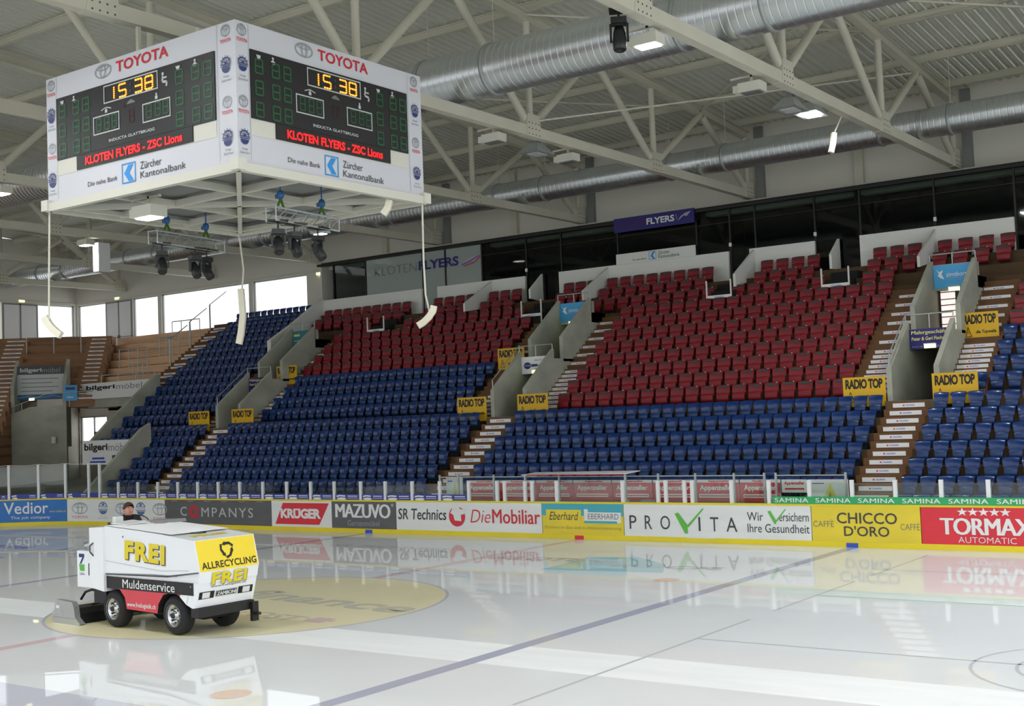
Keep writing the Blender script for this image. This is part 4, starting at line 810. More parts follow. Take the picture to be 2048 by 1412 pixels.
# parapets of the corner passages
mb = MB(); mb.prism([(15.9, 0), (15.9, 1.3), (18.9, 3.95), (19.4, 4.2), (19.4, 0)], lambda u, v, a: (a, u, v), -26.14, -25.92, 'concrete'); struct(mb, 'wall_passage_low')
mb = MB(); mb.prism([(19.2, 2.6), (19.2, 3.2), (20.4, 4.3), (23.4, 6.7), (23.6, 6.7), (23.6, 5.2), (20.4, 3.2)], lambda u, v, a: (a, u, v), -30.72, -30.5, 'concrete'); struct(mb, 'wall_passage_upper')
def d_bil(F):
    F.text('bilgeri', F.w*0.06, F.h*0.5, F.w*0.42, F.h*0.36, 'black', 1, 0.03); F.text('möbel', F.w*0.5, F.h*0.52, F.w*0.36, F.h*0.36, 'ink_soft', 1, -0.008)
def d_bil_s(F):
    F.text('bilgeri', F.w*0.04, F.h*0.5, F.w*0.42, F.h*0.38, 'black', 1, 0.03); F.text('möbel', F.w*0.48, F.h*0.55, F.w*0.36, F.h*0.32, 'ink_soft', 1, -0.008); F.rect(F.w*0.18, F.h*0.22, F.w*0.4, F.h*0.3, 'marker_blue'); F.rect(F.w*0.14, F.h*0.08, F.w*0.42, F.h*0.15, 'marker_blue'); F.rect(F.w*0.54, F.h*0.14, F.w*0.78, F.h*0.38, 'navy')
panel('passage_sign', 'small white bilgeri möbel sign over the low passage beside the blue corner block', atY(164, 880, 18.88).x, -26.15, 18.88, 2.36, 3.5, 'white', d_bil_s, 'sign', None, 0.05)
panel('passage_sign', 'long white bilgeri möbel sign below the pale wooden terrace', -36.6, -30.75, 23.3, 5.66, 6.5, 'white', d_bil, 'sign', None, 0.06)
mb = MB(); pa, pb = [at(x, y, PV-DN*0.15, DN) for x, y in ((128, 802), (154, 770))]; U45 = -DA; wd_ = (pb-pa).dot(U45); O = Vector(pa); F = Face(mb, O, U45, (0, 0, 1), 0.006); hh = pb.z-pa.z
mb.hexa([O+U45*u-F.N*d+Vector((0, 0, z)) for z in (0, hh) for u, d in ((0, 0), (wd_, 0), (wd_, 0.05), (0, 0.05))], 'sky_blue'); F.rect(0.1, hh*0.7, wd_-0.1, hh*0.88, 'navy', 1); F.rect(0.15, hh*0.2, wd_-0.2, hh*0.26, 'white', 1)
mb.build('passage_sign', label='small pale blue sign left of the long white bilgeri sign', cat='sign')
exit_lamp(-35.2, 23.6, 5.5, 'lit yellowish lamp under the long white bilgeri sign')
mb = MB(); mb.box(-36.3, -30.6, 23.4, 23.55, 5.2, 6.5, 'concrete'); struct(mb, 'wall_lintel')
mb = MB(); mb.box(-33.1, -32.8, 26, 26.3, -0.1, 5.9, 'concrete_dark'); struct(mb, 'wall_pillar')
# crowd barriers on the wooden terrace
def barrier(label, P, Q, h, n):
    P, Q = Vector(P), Vector(Q); t = thing('crowd_barrier', label, 'barrier', P, 0, 'steel crowd barriers on the wooden terrace'); m = MB(); d = Q-P
    m.tube((0, 0, h), d+Vector((0, 0, h)), 0.028, 'galv', 8); m.build('top_bar', t)
    for i in range(n+1):
        m = MB(); v = d*(i/n); m.tube(v, v+Vector((0, 0, h)), 0.026, 'galv', 8); m.build('post', t)
for l, k, xa, xb in (('lowest, above the long white sign', 0, -35.4, -31.0), ('second row, right half', 1, -33.6, -32.4), ('fourth row, left half', 3, -36.6, -34.2), ('fifth row, right half', 4, -34.0, -32.4), ('top row on the right', 6, -34.6, -32.3)):
    barrier('grey steel barrier on the pale wooden terrace, '+l, (xa, 23.65+0.685*k, wz(k)), (xb, 23.65+0.685*k, wz(k)), 1.0, 3)
A_ = PV+DA*1.5+DN*3.6; B_ = PV+DA*4.4+DN*3.6; barrier('grey steel barrier with rounded ends in the dark bend above the tunnel', (A_.x, A_.y, wz(5)-0.6), (B_.x, B_.y, wz(5)-0.6), 1.5, 2)
for i, (k, x) in enumerate(((3, -32.35), (5, -32.35), (7, -32.3))):
    m = MB(); y = 23.7+0.685*k; m.path([(x, y, wz(k)), (x, y, wz(k)+1.3)], 0.05, 'galv', 8); m.path([(x, y, wz(k)+1.3), (x, y+1.2, wz(k)+2.1)], 0.03, 'galv', 8); m.build('rail_post', label='thick grey rail post beside the corner stairs, %s going up' % nth(i+1), cat='post', group='rail posts beside the corner stairs')

# ------------------------------------------------------------------ team bench area behind the boards
def d_app(F):
    F.rect(0, 0, F.w, F.h*0.86, 'ad_red'); F.text('Appenzeller', F.w*0.1, F.h*0.44, F.w*0.8, F.h*0.32, 'white', 2, 0.03); F.rect(F.w*0.08, F.h*0.17, F.w*0.92, F.h*0.34, 'white', 2); F.rect(F.w*0.1, F.h*0.23, F.w*0.9, F.h*0.28, 'ad_red', 3)
    F.text('Appenzeller', F.w*0.3, F.h*0.88, F.w*0.5, F.h*0.1, 'ad_red', 2, 0.03)
nb = [-5.32, -3.9, -2.45, -1.0, 0.45, 1.9, 3.35, 4.8, 6.1]
for i, (a, b) in enumerate(zip(nb, nb[1:])):
    panel('bench_advert', 'red and white cheese advert behind the team benches, %s from the left' % nth(i+1), a+0.02, b-0.02, 16.35, 1.08, 1.72, 'white', d_app, 'advertising board', 'red and white adverts behind the team benches')
def d_cheese(F): F.poly([(F.w*0.35, 0), (F.w*0.55, F.h*0.85), (F.w*0.75, 0)], 'pale_yellow'); F.poly([(F.w*0.45, 0), (F.w*0.55, F.h*0.5), (F.w*0.6, 0)], 'ink_yellow', 2); F.rect(F.w*0.1, F.h*0.8, F.w*0.4, F.h*0.84, 'marker_blue')
panel('cheese_poster', 'white panel with yellow cheese wedge at the left bench end', -6.15, -5.45, 16.3, 1.0, 1.85, 'white', d_cheese, 'advertising board')
panel('cheese_poster', 'white panel with yellow cheese wedge at the right bench end', 6.95, 8.1, 16.3, 1.1, 1.72, 'white', d_cheese, 'advertising board')
panel('bench_advert', 'white advert with small red lettering next to the right cheese panel', 6.14, 6.92, 16.3, 1.35, 1.72, 'white', lambda F: (F.text('Appenzeller', 0.08, 0.2, 0.62, 0.12, 'ad_red', 1, 0.03), F.rect(0.1, 0.08, 0.68, 0.13, 'ad_red')), 'advertising board')
mb = MB(); mb.box(-6.2, 8.2, 16.2, 16.28, -0.1, 1.06, 'concrete_dark'); mb.box(-5.3, 6.1, 15.75, 16.15, 0.42, 0.47, 'stair_wood'); struct(mb, 'wall_bench')
for i, x in enumerate((-6.2, -5.4, -3.9, -2.6, -1.3, 2.3, 3.55, 4.8, 5.75, 6.1, 8.15)):
    m = MB(); m.box(x-0.03, x+0.03, 16.0, 16.05, -0.05, 1.93, 'galv'); m.build('bench_post', label='slim steel post of the bench glazing, %s from the left' % nth(i+1), cat='post', group='steel posts of the bench glazing')
for i, (a, b) in enumerate(((-6.17, -5.43), (-5.37, -2.63), (-2.57, 2.27), (2.33, 5.72), (6.13, 8.12))):
    m = MB(); m.box(a, b, 16.01, 16.04, 1.84, 1.87, 'galv'); r = m.build('bench_glazing', label='clear bench glazing with a thin steel top bar, %s from the left' % nth(i+1), cat='glass screen', group='bench glazing behind the boards')
    m = MB(); m.quad((a, 16.025, 1.0), (b, 16.025, 1.0), (b, 16.025, 1.84), (a, 16.025, 1.84), 'glass_clear'); m.build('clear_sheet', r)
t = thing('bench_shelter', 'low shelter with thin red and white roof edge over the penalty bench', 'shelter', (-0.3, 16.1, 0))
m = MB(); m.hexa([(-2.0, -0.75, 1.93), (1.9, -0.75, 1.96), (1.9, 0.08, 2.0), (-2.0, 0.08, 1.97), (-2.0, -0.75, 1.955), (1.9, -0.75, 1.985), (1.9, 0.08, 2.02), (-2.0, 0.08, 1.99)], 'white'); m.box(-1.8, 1.8, -0.76, -0.752, 1.94, 1.965, 'ad_red'); m.build('roof', t)
for x in (-1.9, 1.8):
    m = MB(); m.box(x-0.03, x+0.03, -0.7, -0.64, -0.05, 1.95, 'galv'); m.build('leg', t)
m = MB(); m.box(0.95, 1.6, 15.5, 15.72, 0.9, 0.95, 'white'); m.box(1.2, 1.25, 15.58, 15.66, -0.06, 0.9, 'galv'); m.build('counter', label='small white counter at the penalty bench behind the boards', cat='table')
m = MB(); m.ball((1.3, 15.62, 1.06), 0.27, 0.14, 0.11, 'black_matt', 10); m.ball((1.42, 15.57, 1.1), 0.12, 0.1, 0.1, 'grey', 8); m.build('equipment_bag', label='dark lumpy bag lying on the penalty bench counter', cat='bag')
m = MB(); shell(m, [(-0.12, 0.0), (-0.02, 0.04), (0.0, 0.3), (0.03, 0.5)], lambda z: 0.24, 0.03, 0.03, 'grey'); m.box(-0.2, 0.2, -0.35, 0.0, -0.02, 0.02, 'grey'); m.box(-0.03, 0.03, -0.2, -0.14, -0.72, 0.0, 'galv'); o = m.build('bench_chair', label='grey plastic chair beside the dark bag at the penalty bench', cat='chair'); o.location = (2.0, 15.85, 0.66)

# ------------------------------------------------------------------ scoreboard cube hung under the trusses
SX0, SX1, SY0, SY1, SZ0, SZ1 = -2.77, 3.26, -1.15, 4.27, 8.75, 11.5
board = thing('scoreboard', 'big white four sided scoreboard cube hanging over centre ice', 'scoreboard', ((SX0+SX1)/2, (SY0+SY1)/2, SZ1))
BO = Vector(((SX0+SX1)/2, (SY0+SY1)/2, SZ1))
SEG = {'1': 'bc', '5': 'afgcd', '3': 'abgcd', '8': 'abcdefg', ' ': ''}
def digit(F, u, v, wd, h, segs, m, l, dash=3, skew=0.0):
    """one digit made of small lit bars"""
    t = wd*0.2
    P = {'a': ((0, h), (wd, h)), 'g': ((0, h/2), (wd, h/2)), 'd': ((0, 0), (wd, 0)), 'f': ((0, h), (0, h/2)), 'b': ((wd, h), (wd, h/2)), 'e': ((0, h/2), (0, 0)), 'c': ((wd, h/2), (wd, 0))}
    for s_ in segs:
        (a, b), (c, d) = P[s_]
        for i in range(dash):
            x = a+(c-a)*(i+0.5)/dash; y = b+(d-b)*(i+0.5)/dash
            hx, hy = (wd/dash*0.42, t*0.42) if a != c else (t*0.5, h/2/dash*0.36)
            F.rect(u+x-hx, v+y-hy, u+x+hx, v+y+hy, m, l)
def score_face(O, U, W, side):
    H = SZ1-SZ0; O = Vector(O)-BO; a = W/6.03
    m = MB(); F = Face(m, O, U, (0, 0, 1), 0.006); X = lambda f: f*W; Z = lambda f: f*H
    N = F.N
    m.hexa([F.O+F.U*u-N*d+Vector((0, 0, z)) for z in (0.02, H) for u, d in ((0, 0), (W, 0), (W-0.12, 0.12), (0.12, 0.12))], 'cladding')
    F.text('TOYOTA', X(0.405), Z(0.885), X(0.275), 0.23, 'toyota_red', 2, 0.02); F.ovals(X(0.333), Z(0.927), X(0.046), 0.15, 'logo_grey', 0.03)
    F.rect(X(0.06), Z(0.215), X(0.905), Z(0.33), 'cream', 1)
    for u in (0.03, 0.957):
        for k, v in enumerate((0.94, 0.44)): F.ovals(X(u), Z(v), 0.13*a, 0.12, 'logo_grey', 0.02); F.text('TOYOTA', X(u)-0.15*a, Z(v)-0.23, 0.3*a, 0.07, 'ad_red', 2, 0.02)
        for k, v in enumerate((0.70, 0.19)): F.ship(X(u), Z(v), 0.14*a, 'navy', 3); F.text('Garage', X(u)-0.08*a, Z(v)-0.25, 0.16*a, 0.045, 'ink_soft', 2); F.text('Zürich Nord', X(u)-0.13*a, Z(v)-0.32, 0.26*a, 0.045, 'ink_soft', 2)
        F.rect(X(0.06) if u < 0.5 else X(0.915), Z(0.0)+0.1, (X(0.06) if u < 0.5 else X(0.915))+0.012, Z(1.0), 'light_grey', 2)
    F.text('Die nahe Bank', X(0.235), Z(0.075), X(0.165), 0.10, 'ink', 2); F.frame(X(0.424), Z(0.035), X(0.497), Z(0.185), 0.025, 'bank_blue', 2)
    F.poly([(X(0.437), Z(0.11)), (X(0.46), Z(0.17)), (X(0.485), Z(0.17)), (X(0.463), Z(0.11)), (X(0.485), Z(0.05)), (X(0.46), Z(0.05))], 'bank_blue', 2)
    F.text('Zürcher', X(0.522), Z(0.115), X(0.11), 0.15, 'ink', 2); F.text('Kantonalbank', X(0.522), Z(0.048), X(0.232), 0.135, 'ink', 2)
    cl = m.build('side_panel', board, label='white side panel with emblems')
    # black display with the lit time
    m = MB(); F = Face(m, O, U, (0, 0, 1), 0.006)
    m.hexa([F.O+F.U*u+N*d+Vector((0, 0, z)) for z in (Z(0.335), Z(0.82)) for u, d in ((X(0.064), 0.03), (X(0.905), 0.03), (X(0.905), 0.0), (X(0.064), 0.0))], 'black'); F.O = F.O+N*0.032
    def rframe(u0, v0, u1, v1): F.frame(X(u0), Z(v0), X(u1), Z(v1), 0.025, 'light_grey', 1)
    rframe(0.34, 0.669, 0.629, 0.805); rframe(0.279, 0.449, 0.423, 0.589); rframe(0.547, 0.444, 0.69, 0.586)
    F.text('INDUCTA GLATTBRUGG', X(0.364), Z(0.372), X(0.243), 0.06, 'light_grey', 1, 0.02)
    for u0, n in ((0.085, 3), (0.165, 3), (0.222, 3), (0.72, 3), (0.80, 3), (0.858, 3)):
        for r in range(3): digit(F, X(u0), Z(0.66)-0.42*r, X(0.034), 0.27, 'abcdefg', 'led_off', 1, 4)
    for u0 in (0.30, 0.345, 0.385, 0.57, 0.615, 0.655): digit(F, X(u0), Z(0.475), X(0.024), 0.26, 'abcdefg', 'led_off', 1, 4)
    digit(F, X(0.475), Z(0.48), X(0.025), 0.25, 'abcdefg', 'led_dark', 1, 4)
    for u in (0.09, 0.72): F.poly([(X(u), Z(0.79)), (X(u+0.022), Z(0.79)), (X(u+0.018), Z(0.765)), (X(u+0.006), Z(0.765))], 'light_grey', 1)
    for u in (0.17, 0.815): F.disc(X(u), Z(0.793), 0.03*a, 0.03, 'light_grey', 1, 8); F.poly([(X(u)-0.07*a, Z(0.765)), (X(u)+0.07*a, Z(0.765)), (X(u), Z(0.785))], 'light_grey', 1); F.rect(X(u)-0.05*a, Z(0.75), X(u)+0.05*a, Z(0.757), 'light_grey', 1)
    F.disc(X(0.655), Z(0.765), 0.035*a, 0.035, 'light_grey', 1, 8); F.line([(X(0.655), Z(0.75)), (X(0.652), Z(0.71)), (X(0.675), Z(0.70)), (X(0.672), Z(0.67))], 0.05*a, 'light_grey', 1); F.line([(X(0.655), Z(0.735)), (X(0.675), Z(0.735))], 0.035*a, 'light_grey', 1)
    for u, v in ((0.352, 0.615), (0.62, 0.61)): F.rect(X(u)-0.04*a, Z(v)-0.04, X(u)+0.04*a, Z(v)+0.03, 'light_grey', 1); F.disc(X(u), Z(v)+0.06, 0.025*a, 0.03, 'light_grey', 1, 8)
    F.line([(X(0.325), Z(0.625)), (X(0.352), Z(0.642)), (X(0.38), Z(0.625))], 0.02, 'light_grey', 1); F.poly([(X(0.465), Z(0.618)), (X(0.51), Z(0.618)), (X(0.505), Z(0.632)), (X(0.487), Z(0.65)), (X(0.47), Z(0.635))], 'ink_soft', 1)
    for u, v in ((0.11, 0.8), (0.19, 0.8), (0.745, 0.79), (0.85, 0.79), (0.45, 0.61), (0.55, 0.60)): F.disc(X(u), Z(v), 0.02*a, 0.02, 'led_dark', 1, 6)
    dsp = m.build('display', board, label='black display panel')
    m = MB(); F = Face(m, O+N*0.034, U, (0, 0, 1), 0.008)
    for c, u in zip('1538', (0.39, 0.425, 0.51, 0.565)):
        m = MB(); F.mb = m; digit(F, X(u-0.03 if c == '1' else u), Z(0.687), X(0.038), 0.255, SEG[c], 'led_orange', 1, 3); m.build('clock_digit', dsp, label='lit orange digit %s' % c)
    m = MB(); F.mb = m; F.disc(X(0.487), Z(0.76), 0.03, 0.03, 'ink', 1, 8); F.disc(X(0.487), Z(0.71), 0.03, 0.03, 'ink', 1, 8); m.build('clock_colon', dsp, label='dim grey colon')
    m = MB(); F = Face(m, O, U, (0, 0, 1), 0.006)
    m.hexa([F.O+F.U*u+N*d+Vector((0, 0, z)) for z in (Z(0.222), Z(0.333)) for u, d in ((X(0.178), 0.03), (X(0.794), 0.03), (X(0.794), 0.0), (X(0.178), 0.0))], 'black'); F.O = F.O+N*0.034
    F.text('KLOTEN FLYERS - ZSC Lions', X(0.23), Z(0.243), X(0.515), 0.175, 'led_red', 1, 0.03)
    m.build('message_strip', board, label='black message strip with lit red letters')
score_face((SX0, SY0, SZ0), (1, 0, 0), SX1-SX0, 0); score_face((SX1, SY0, SZ0), (0, 1, 0), SY1-SY0, 1); score_face((SX1, SY1, SZ0), (-1, 0, 0), SX1-SX0, 2); score_face((SX0, SY1, SZ0), (0, -1, 0), SY1-SY0, 3)
V = lambda x, y, z: Vector((x, y, z))-BO
m = MB()
for a, b in (((SX0, SY0), (SX1, SY0)), ((SX1, SY0), (SX1, SY1)), ((SX1, SY1), (SX0, SY1)), ((SX0, SY1), (SX0, SY0))):
    m.bar(V(a[0], a[1], SZ0-0.06), V(b[0], b[1], SZ0-0.06), 0.14, 0.17, 'cream'); m.bar(V(a[0]*.93+b[0]*.0+0.25*.07, a[1]*.93+1.56*.07, SZ0-0.03), V(b[0]*.93+0.25*.07, b[1]*.93+1.56*.07, SZ0-0.03), 0.1, 0.1, 'cream')
for f in (0.33, 0.67): m.bar(V(SX0+(SX1-SX0)*f, SY0, SZ0-0.02), V(SX0+(SX1-SX0)*f, SY1, SZ0-0.02), 0.1, 0.14, 'cream'); m.bar(V(SX0, SY0+(SY1-SY0)*f, SZ0-0.02), V(SX1, SY0+(SY1-SY0)*f, SZ0-0.02), 0.1, 0.14, 'cream')
m.bar(V(SX0, SY0, SZ0-0.05), V(SX1, SY1, SZ0-0.05), 0.1, 0.12, 'cream'); m.bar(V(SX1, SY0, SZ0-0.05), V(SX0, SY1, SZ0-0.05), 0.1, 0.12, 'cream')
for x in (SX0, SX1):
    for y in (SY0, SY1): m.box(x-BO.x-0.11, x-BO.x+0.11, y-BO.y-0.11, y-BO.y+0.11, SZ0-SZ1-0.13, SZ0-SZ1+0.1, 'cream')
m.build('underside_frame', board)
m = MB(); m.box(SX0-BO.x+0.15, SX1-BO.x-0.15, SY0-BO.y+0.15, SY1-BO.y-0.15, SZ0-SZ1+0.12, SZ0-SZ1+0.14, 'grey'); m.build('floor_sheet', board)
m = MB(); m.box(SX0-BO.x+0.12, SX1-BO.x-0.12, SY0-BO.y+0.12, SY1-BO.y-0.12, -0.03, -0.01, 'light_grey'); m.build('top_sheet', board)
for i, (x, y) in enumerate(((-0.3, -0.6), (-0.3, 3.4), (0.9, 0.3), (0.9, 2.9))):
    m = MB(); m.bar(V(x, y, SZ1-0.02), V(-0.3 if i < 2 else 0.5, y*1.0, ZB-0.15), 0.08, 0.08, 'steel_white'); m.build('hanger', board)
def luminaire(label, P, lit=True, w_=0.62, d_=0.42, rz=0.0, tilt=0):
    t = thing('box_luminaire', label, 'lamp', P, rz, 'white box luminaires'); m = MB()
    m.box(-w_/2, w_/2, -d_/2, d_/2, -0.12, 0.12, 'cream'); m.box(-w_/2-0.16, -w_/2, -d_/2+0.06, d_/2-0.06, -0.09, 0.09, 'cream'); m.build('housing', t)
    m = MB(); m.box(-w_/2+0.06, w_/2-0.06, -d_/2+0.05, d_/2-0.05, -0.145, -0.12, 'lamp_glow' if lit else 'ink_soft'); m.build('diffuser', t, label='lit white diffuser' if lit else 'dark diffuser')
    m = MB(); m.box(-0.03, 0.03, -0.03, 0.03, 0.12, 0.34, 'steel_white'); m.box(-0.58, 0.36, -0.03, 0.03, 0.28, 0.33, 'steel_white'); m.build('bracket', t)
luminaire('lit white box lamp under the scoreboard, above the ice machine', (-0.21, -0.5, 8.35))
luminaire('lit white box lamp beside the black moving head spotlight', (7.6, 7.0, 12.02)); luminaire('unlit white box lamp under the truss chord near the bright floodlight', (7.6, 12.4, 12.02), False)
luminaire('unlit white box lamp right of the scoreboard, nearer to it', (-0.55, 12.2, 12.02), False); luminaire('unlit white box lamp right of the scoreboard, beyond the grey flood lamp', (-0.55, 16.2, 12.02), False)
luminaire('lit white box lamp under the scoreboard end, beside the moving lights', (-16.75, 21.4, 12.15)); luminaire('lit white box lamp at the very left edge under the duct', (-16.75, 6.45, 12.02)); luminaire('lit white round box lamp left of the hanging panel', (-24.9, 15.45, 12.05))
def flood(label, P, lit):
    t = thing('flood_lamp', label, 'lamp', P, 0, 'grey flood lamps'); m = MB()
    m.hexa([(-0.35, -0.5, -0.12), (0.35, -0.5, -0.12), (0.35, 0.5, -0.12), (-0.35, 0.5, -0.12), (-0.14, -0.15, 0.22), (0.14, -0.15, 0.22), (0.14, 0.15, 0.22), (-0.14, 0.15, 0.22)], 'galv'); m.build('reflector', t)
    m = MB(); m.box(-0.1, 0.1, -0.1, 0.1, 0.2, 0.36, 'grey'); m.box(-0.05, 0.36, -0.04, 0.04, 0.26, 0.31, 'grey'); m.build('gear_box', t)
    m = MB(); m.box(-0.2, 0.2, -0.27, 0.27, -0.14, -0.122, 'flood_glow' if lit else 'light_grey'); m.build('glass', t)
flood('brightly shining grey flood lamp under the truss near the small duct', (7.55, 16.4, 12.15), True); flood('unlit grey flood lamp next to the shining one', (7.55, 14.95, 12.02), False); flood('unlit grey flood lamp between two unlit box lamps', (-0.6, 14.5, 12.02), False)
for i, (x, y) in enumerate(((7.9, -5.4), (-8.4, -5.4), (-0.3, -5.4), (16.1, -5.4), (-16.6, -5.4), (16.1, 3.5), (16.1, 10), (24.3, 10), (24.3, 2), (24.3, -5.4))): flood('added unseen flood lamp brightening the ice, %s of ten' % nth(i+1), (x, y, 11.9), True)  # unseen lamps above the view, added to brighten the ice
t = thing('hanging_light_box', 'white upright box panel hanging below the truss, left of the trussed lights', 'lamp', atX(203, 515, -24.9)); m = MB(); m.box(-0.2, 0.2, -0.3, 0.3, -0.65, 0.62, 'white'); m.build('housing', t); m = MB(); m.box(-0.12, 0.20, -0.32, -0.301, -0.6, 0.58, 'lamp_glow'); m.build('lit_face', t)
for x in (-0.1, 0.1): m = MB(); m.tube((x, 0, 0.62), (x, 0, 1.0), 0.02, 'galv', 6); m.build('rod', t)
# moving head spotlights
def moving_head(label, P, yaw=0.0, tilt=0.4, big=1.0, body='fibre_black', group=None):
    t = thing('moving_head_light', label, 'spotlight', P, yaw, group or 'black moving head spotlights'); s = big
    m = MB(); m.box(-0.2*s, 0.2*s, -0.16*s, 0.16*s, -0.16*s, 0.0, body); m.tube((0, 0, 0), (0, 0, 0.2), 0.03*s, 'dark_metal', 8); m.box(-0.2, 0.2, -0.2, 0.2, 0.145, 0.175, 'dark_metal'); m.build('base', t)
    m = MB(); m.box(-0.24*s, -0.18*s, -0.06*s, 0.06*s, -0.6*s, -0.16*s, body); m.box(0.18*s, 0.24*s, -0.06*s, 0.06*s, -0.6*s, -0.16*s, body); m.box(-0.24*s, 0.24*s, -0.06*s, 0.06*s, -0.2*s, -0.15*s, body); m.build('yoke', t)
    d = Vector((0, -math.sin(tilt), -math.cos(tilt))); m = MB(); m.lathe([(0.0, -0.3*s), (0.12*s, -0.29*s), (0.16*s, -0.12*s), (0.175*s, 0.08*s), (0.165*s, 0.3*s), (0.14*s, 0.33*s), (0.13*s, 0.29*s), (0.0, 0.28*s)], Vector((0, 0, -0.52*s)), d, body, 16); m.build('head', t)
moving_head('black moving head spotlight hanging from the truss beside the lit lamp', (7.6, 5.75, 12.22), 0.5, 0.15, 0.85)
def light_bar(label, A, B, ups, heads, fl=()):
    A, B = Vector(A), Vector(B); t = thing('lighting_bar', label, 'lighting truss', A, 0, 'aluminium lighting bars under the scoreboard'); d = B-A; L = d.length; u = d.normalized(); r = Vector((-u.y, u.x, 0)); m = MB(); h = 0.26
    ch = [r*-0.13, r*0.13, r*-0.13+Vector((0, 0, h)), r*0.13+Vector((0, 0, h))]
    for c in ch: m.tube(c, d+c, 0.025, 'galv', 8)
    n = 6
    for i in range(n):
        for a, b in ((0, 2), (1, 3)): m.tube(ch[a]+d*(i/n), ch[b]+d*((i+1)/n), 0.012, 'galv', 6)
    for i in (0, n): m.tube(ch[0]+d*(i/n), ch[2]+d*(i/n), 0.014, 'galv', 6); m.tube(ch[1]+d*(i/n), ch[3]+d*(i/n), 0.014, 'galv', 6); m.tube(ch[2]+d*(i/n), ch[3]+d*(i/n), 0.014, 'galv', 6)
    m.build('truss_tubes', t)
    for f in ups:
        q = d*f; zt = SZ0-0.12-A.z
        m = MB(); m.ball((q.x, q.y, zt-0.12), 0.08, 0.08, 0.1, 'hoist_blue', 10); m.box(q.x-0.12, q.x+0.05, q.y-0.04, q.y+0.04, zt-0.18, zt-0.1, 'hoist_blue'); m.tube((q.x, q.y, zt-0.06), (q.x, q.y, zt+0.26), 0.015, 'hoist_blue', 6); m.build('hoist', t, label='blue chain hoist')
        m = MB(); top = Vector((q.x, q.y, zt-0.2)); m.bar(top, q+u*0.12+Vector((0, 0, h)), 0.05, 0.02, 'strap_green'); m.bar(top, q-u*0.12+Vector((0, 0, h)), 0.05, 0.02, 'strap_green'); m.build('sling', t, label='green lifting sling')
    return t
LB1 = ((-1.45, 0.55, 7.95), (-1.78, 2.75, 7.95)); LB2 = ((2.40, 0.45, 7.95), (2.18, 2.5, 7.95))
light_bar('aluminium lighting bar with three spotlights under the left half of the scoreboard', *LB1, (0.2, 0.78), ()); light_bar('aluminium lighting bar with three spotlights under the right half of the scoreboard', *LB2, (0.15, 0.8), ())
for nm, (A, B), fs in (('left', LB1, (0.12, 0.6, 0.78)), ('right', LB2, (0.1, 0.35, 0.72))):
    for i, f in enumerate(fs):
        q = Vector(A)+(Vector(B)-Vector(A))*f
        moving_head('dark moving head spotlight on the %s lighting bar, %s along it from the camera' % (nm, nth(i+1)), q+Vector((0, 0, -0.16)), 0.9+0.5*i, 0.55, 0.62, 'dark_metal', 'moving lights on the lighting bars')
# cables with curved line array loudspeakers
def line_array(label, top, pts, cable):
    t = thing('line_array', label, 'loudspeaker', pts[0], 0, 'cream curved line array loudspeakers'); o = Vector(pts[0]); m = MB(); u = CR.copy(); u.z = 0; u.normalize(); f = Vector((-u.y, u.x, 0))
    q = [Vector(p)-o for p in pts]; n = len(q); V_, F_ = [], []
    for i, p in enumerate(q):
        d = (q[min(i+1, n-1)]-q[max(i-1, 0)]).normalized(); s_ = d.cross(f).normalized()
        for a, b in ((-0.07, -0.09), (0.07, -0.09), (0.07, 0.09), (-0.07, 0.09)): V_.append(p+s_*a+f*b)
    for i in range(n-1):
        for j in range(4): F_.append((i*4+j, i*4+(j+1) % 4, i*4+4+(j+1) % 4, i*4+4+j))
    F_ += [(0, 1, 2, 3), tuple(4*(n-1)+j for j in (3, 2, 1, 0))]; m.add(V_, F_, 'cream_speaker')
    for i in range(1, n-1): m.ball(q[i], 0.085, 0.085, 0.03, 'cream', 8)
    m.build('cabinet', t)
    m = MB(); m.path([Vector(c)-o for c in cable], 0.022, 'rope', 6); m.build('cable', t, label='pale hanging cable')
def P_(px, py, Y=1.56): return atY(px, py, Y)
def arc(px, Y): return [atY(a, b, Y) for a, b in px]
line_array('cream curved loudspeaker hanging at the right corner of the scoreboard', 0, arc([(868, 612), (866, 622), (858, 634), (848, 644), (836, 652)], SY1-0.05), [(SX1-0.02, SY1-0.05, SZ0-0.14), atY(847, 520, SY1-0.05), atY(851, 590, SY1-0.05), atY(860, 628, SY1-0.05)])
YF_ = 4.2
line_array('cream slim loudspeaker pair hanging in line with the far scoreboard corner', 0, [atY(482, 578, YF_), atY(484, 605, YF_), atY(486, 632, YF_), atY(484, 650, YF_), atY(482, 668, YF_), atY(478, 688, YF_)], [(SX0+0.02, YF_, SZ0-0.1), atY(481, 490, YF_), atY(487, 540, YF_), atY(484, 580, YF_)])
line_array('cream curved loudspeaker hanging at the left corner of the scoreboard', 0, arc([(90, 634), (96, 646), (104, 656), (114, 665), (122, 671)], SY0+0.02), [(SX0, SY0+0.02, SZ0-0.14), atY(98, 560, SY0+0.02), atY(98, 646, SY0+0.02)])
pS = [atX(a, b, 7.5) for a, b in ((1668, 266), (1667, 280), (1665, 292), (1662, 305))]
line_array('small cream loudspeaker hanging from the truss below the shining flood lamp', 0, pS, [(7.8, atX(1666, 240, 7.5).y, 12.35), atX(1667, 270, 7.5)])
pS = [(SX1-0.15, SY1-1.0, 8.6), (SX1-0.2, SY1-1.0, 8.45), (SX1-0.3, SY1-1.05, 8.3)]
line_array('stubby cream loudspeaker tucked under the right edge of the scoreboard', 0, pS, [(SX1-0.15, SY1-1.0, 8.6), (SX1-0.12, SY1-0.9, 8.68)])

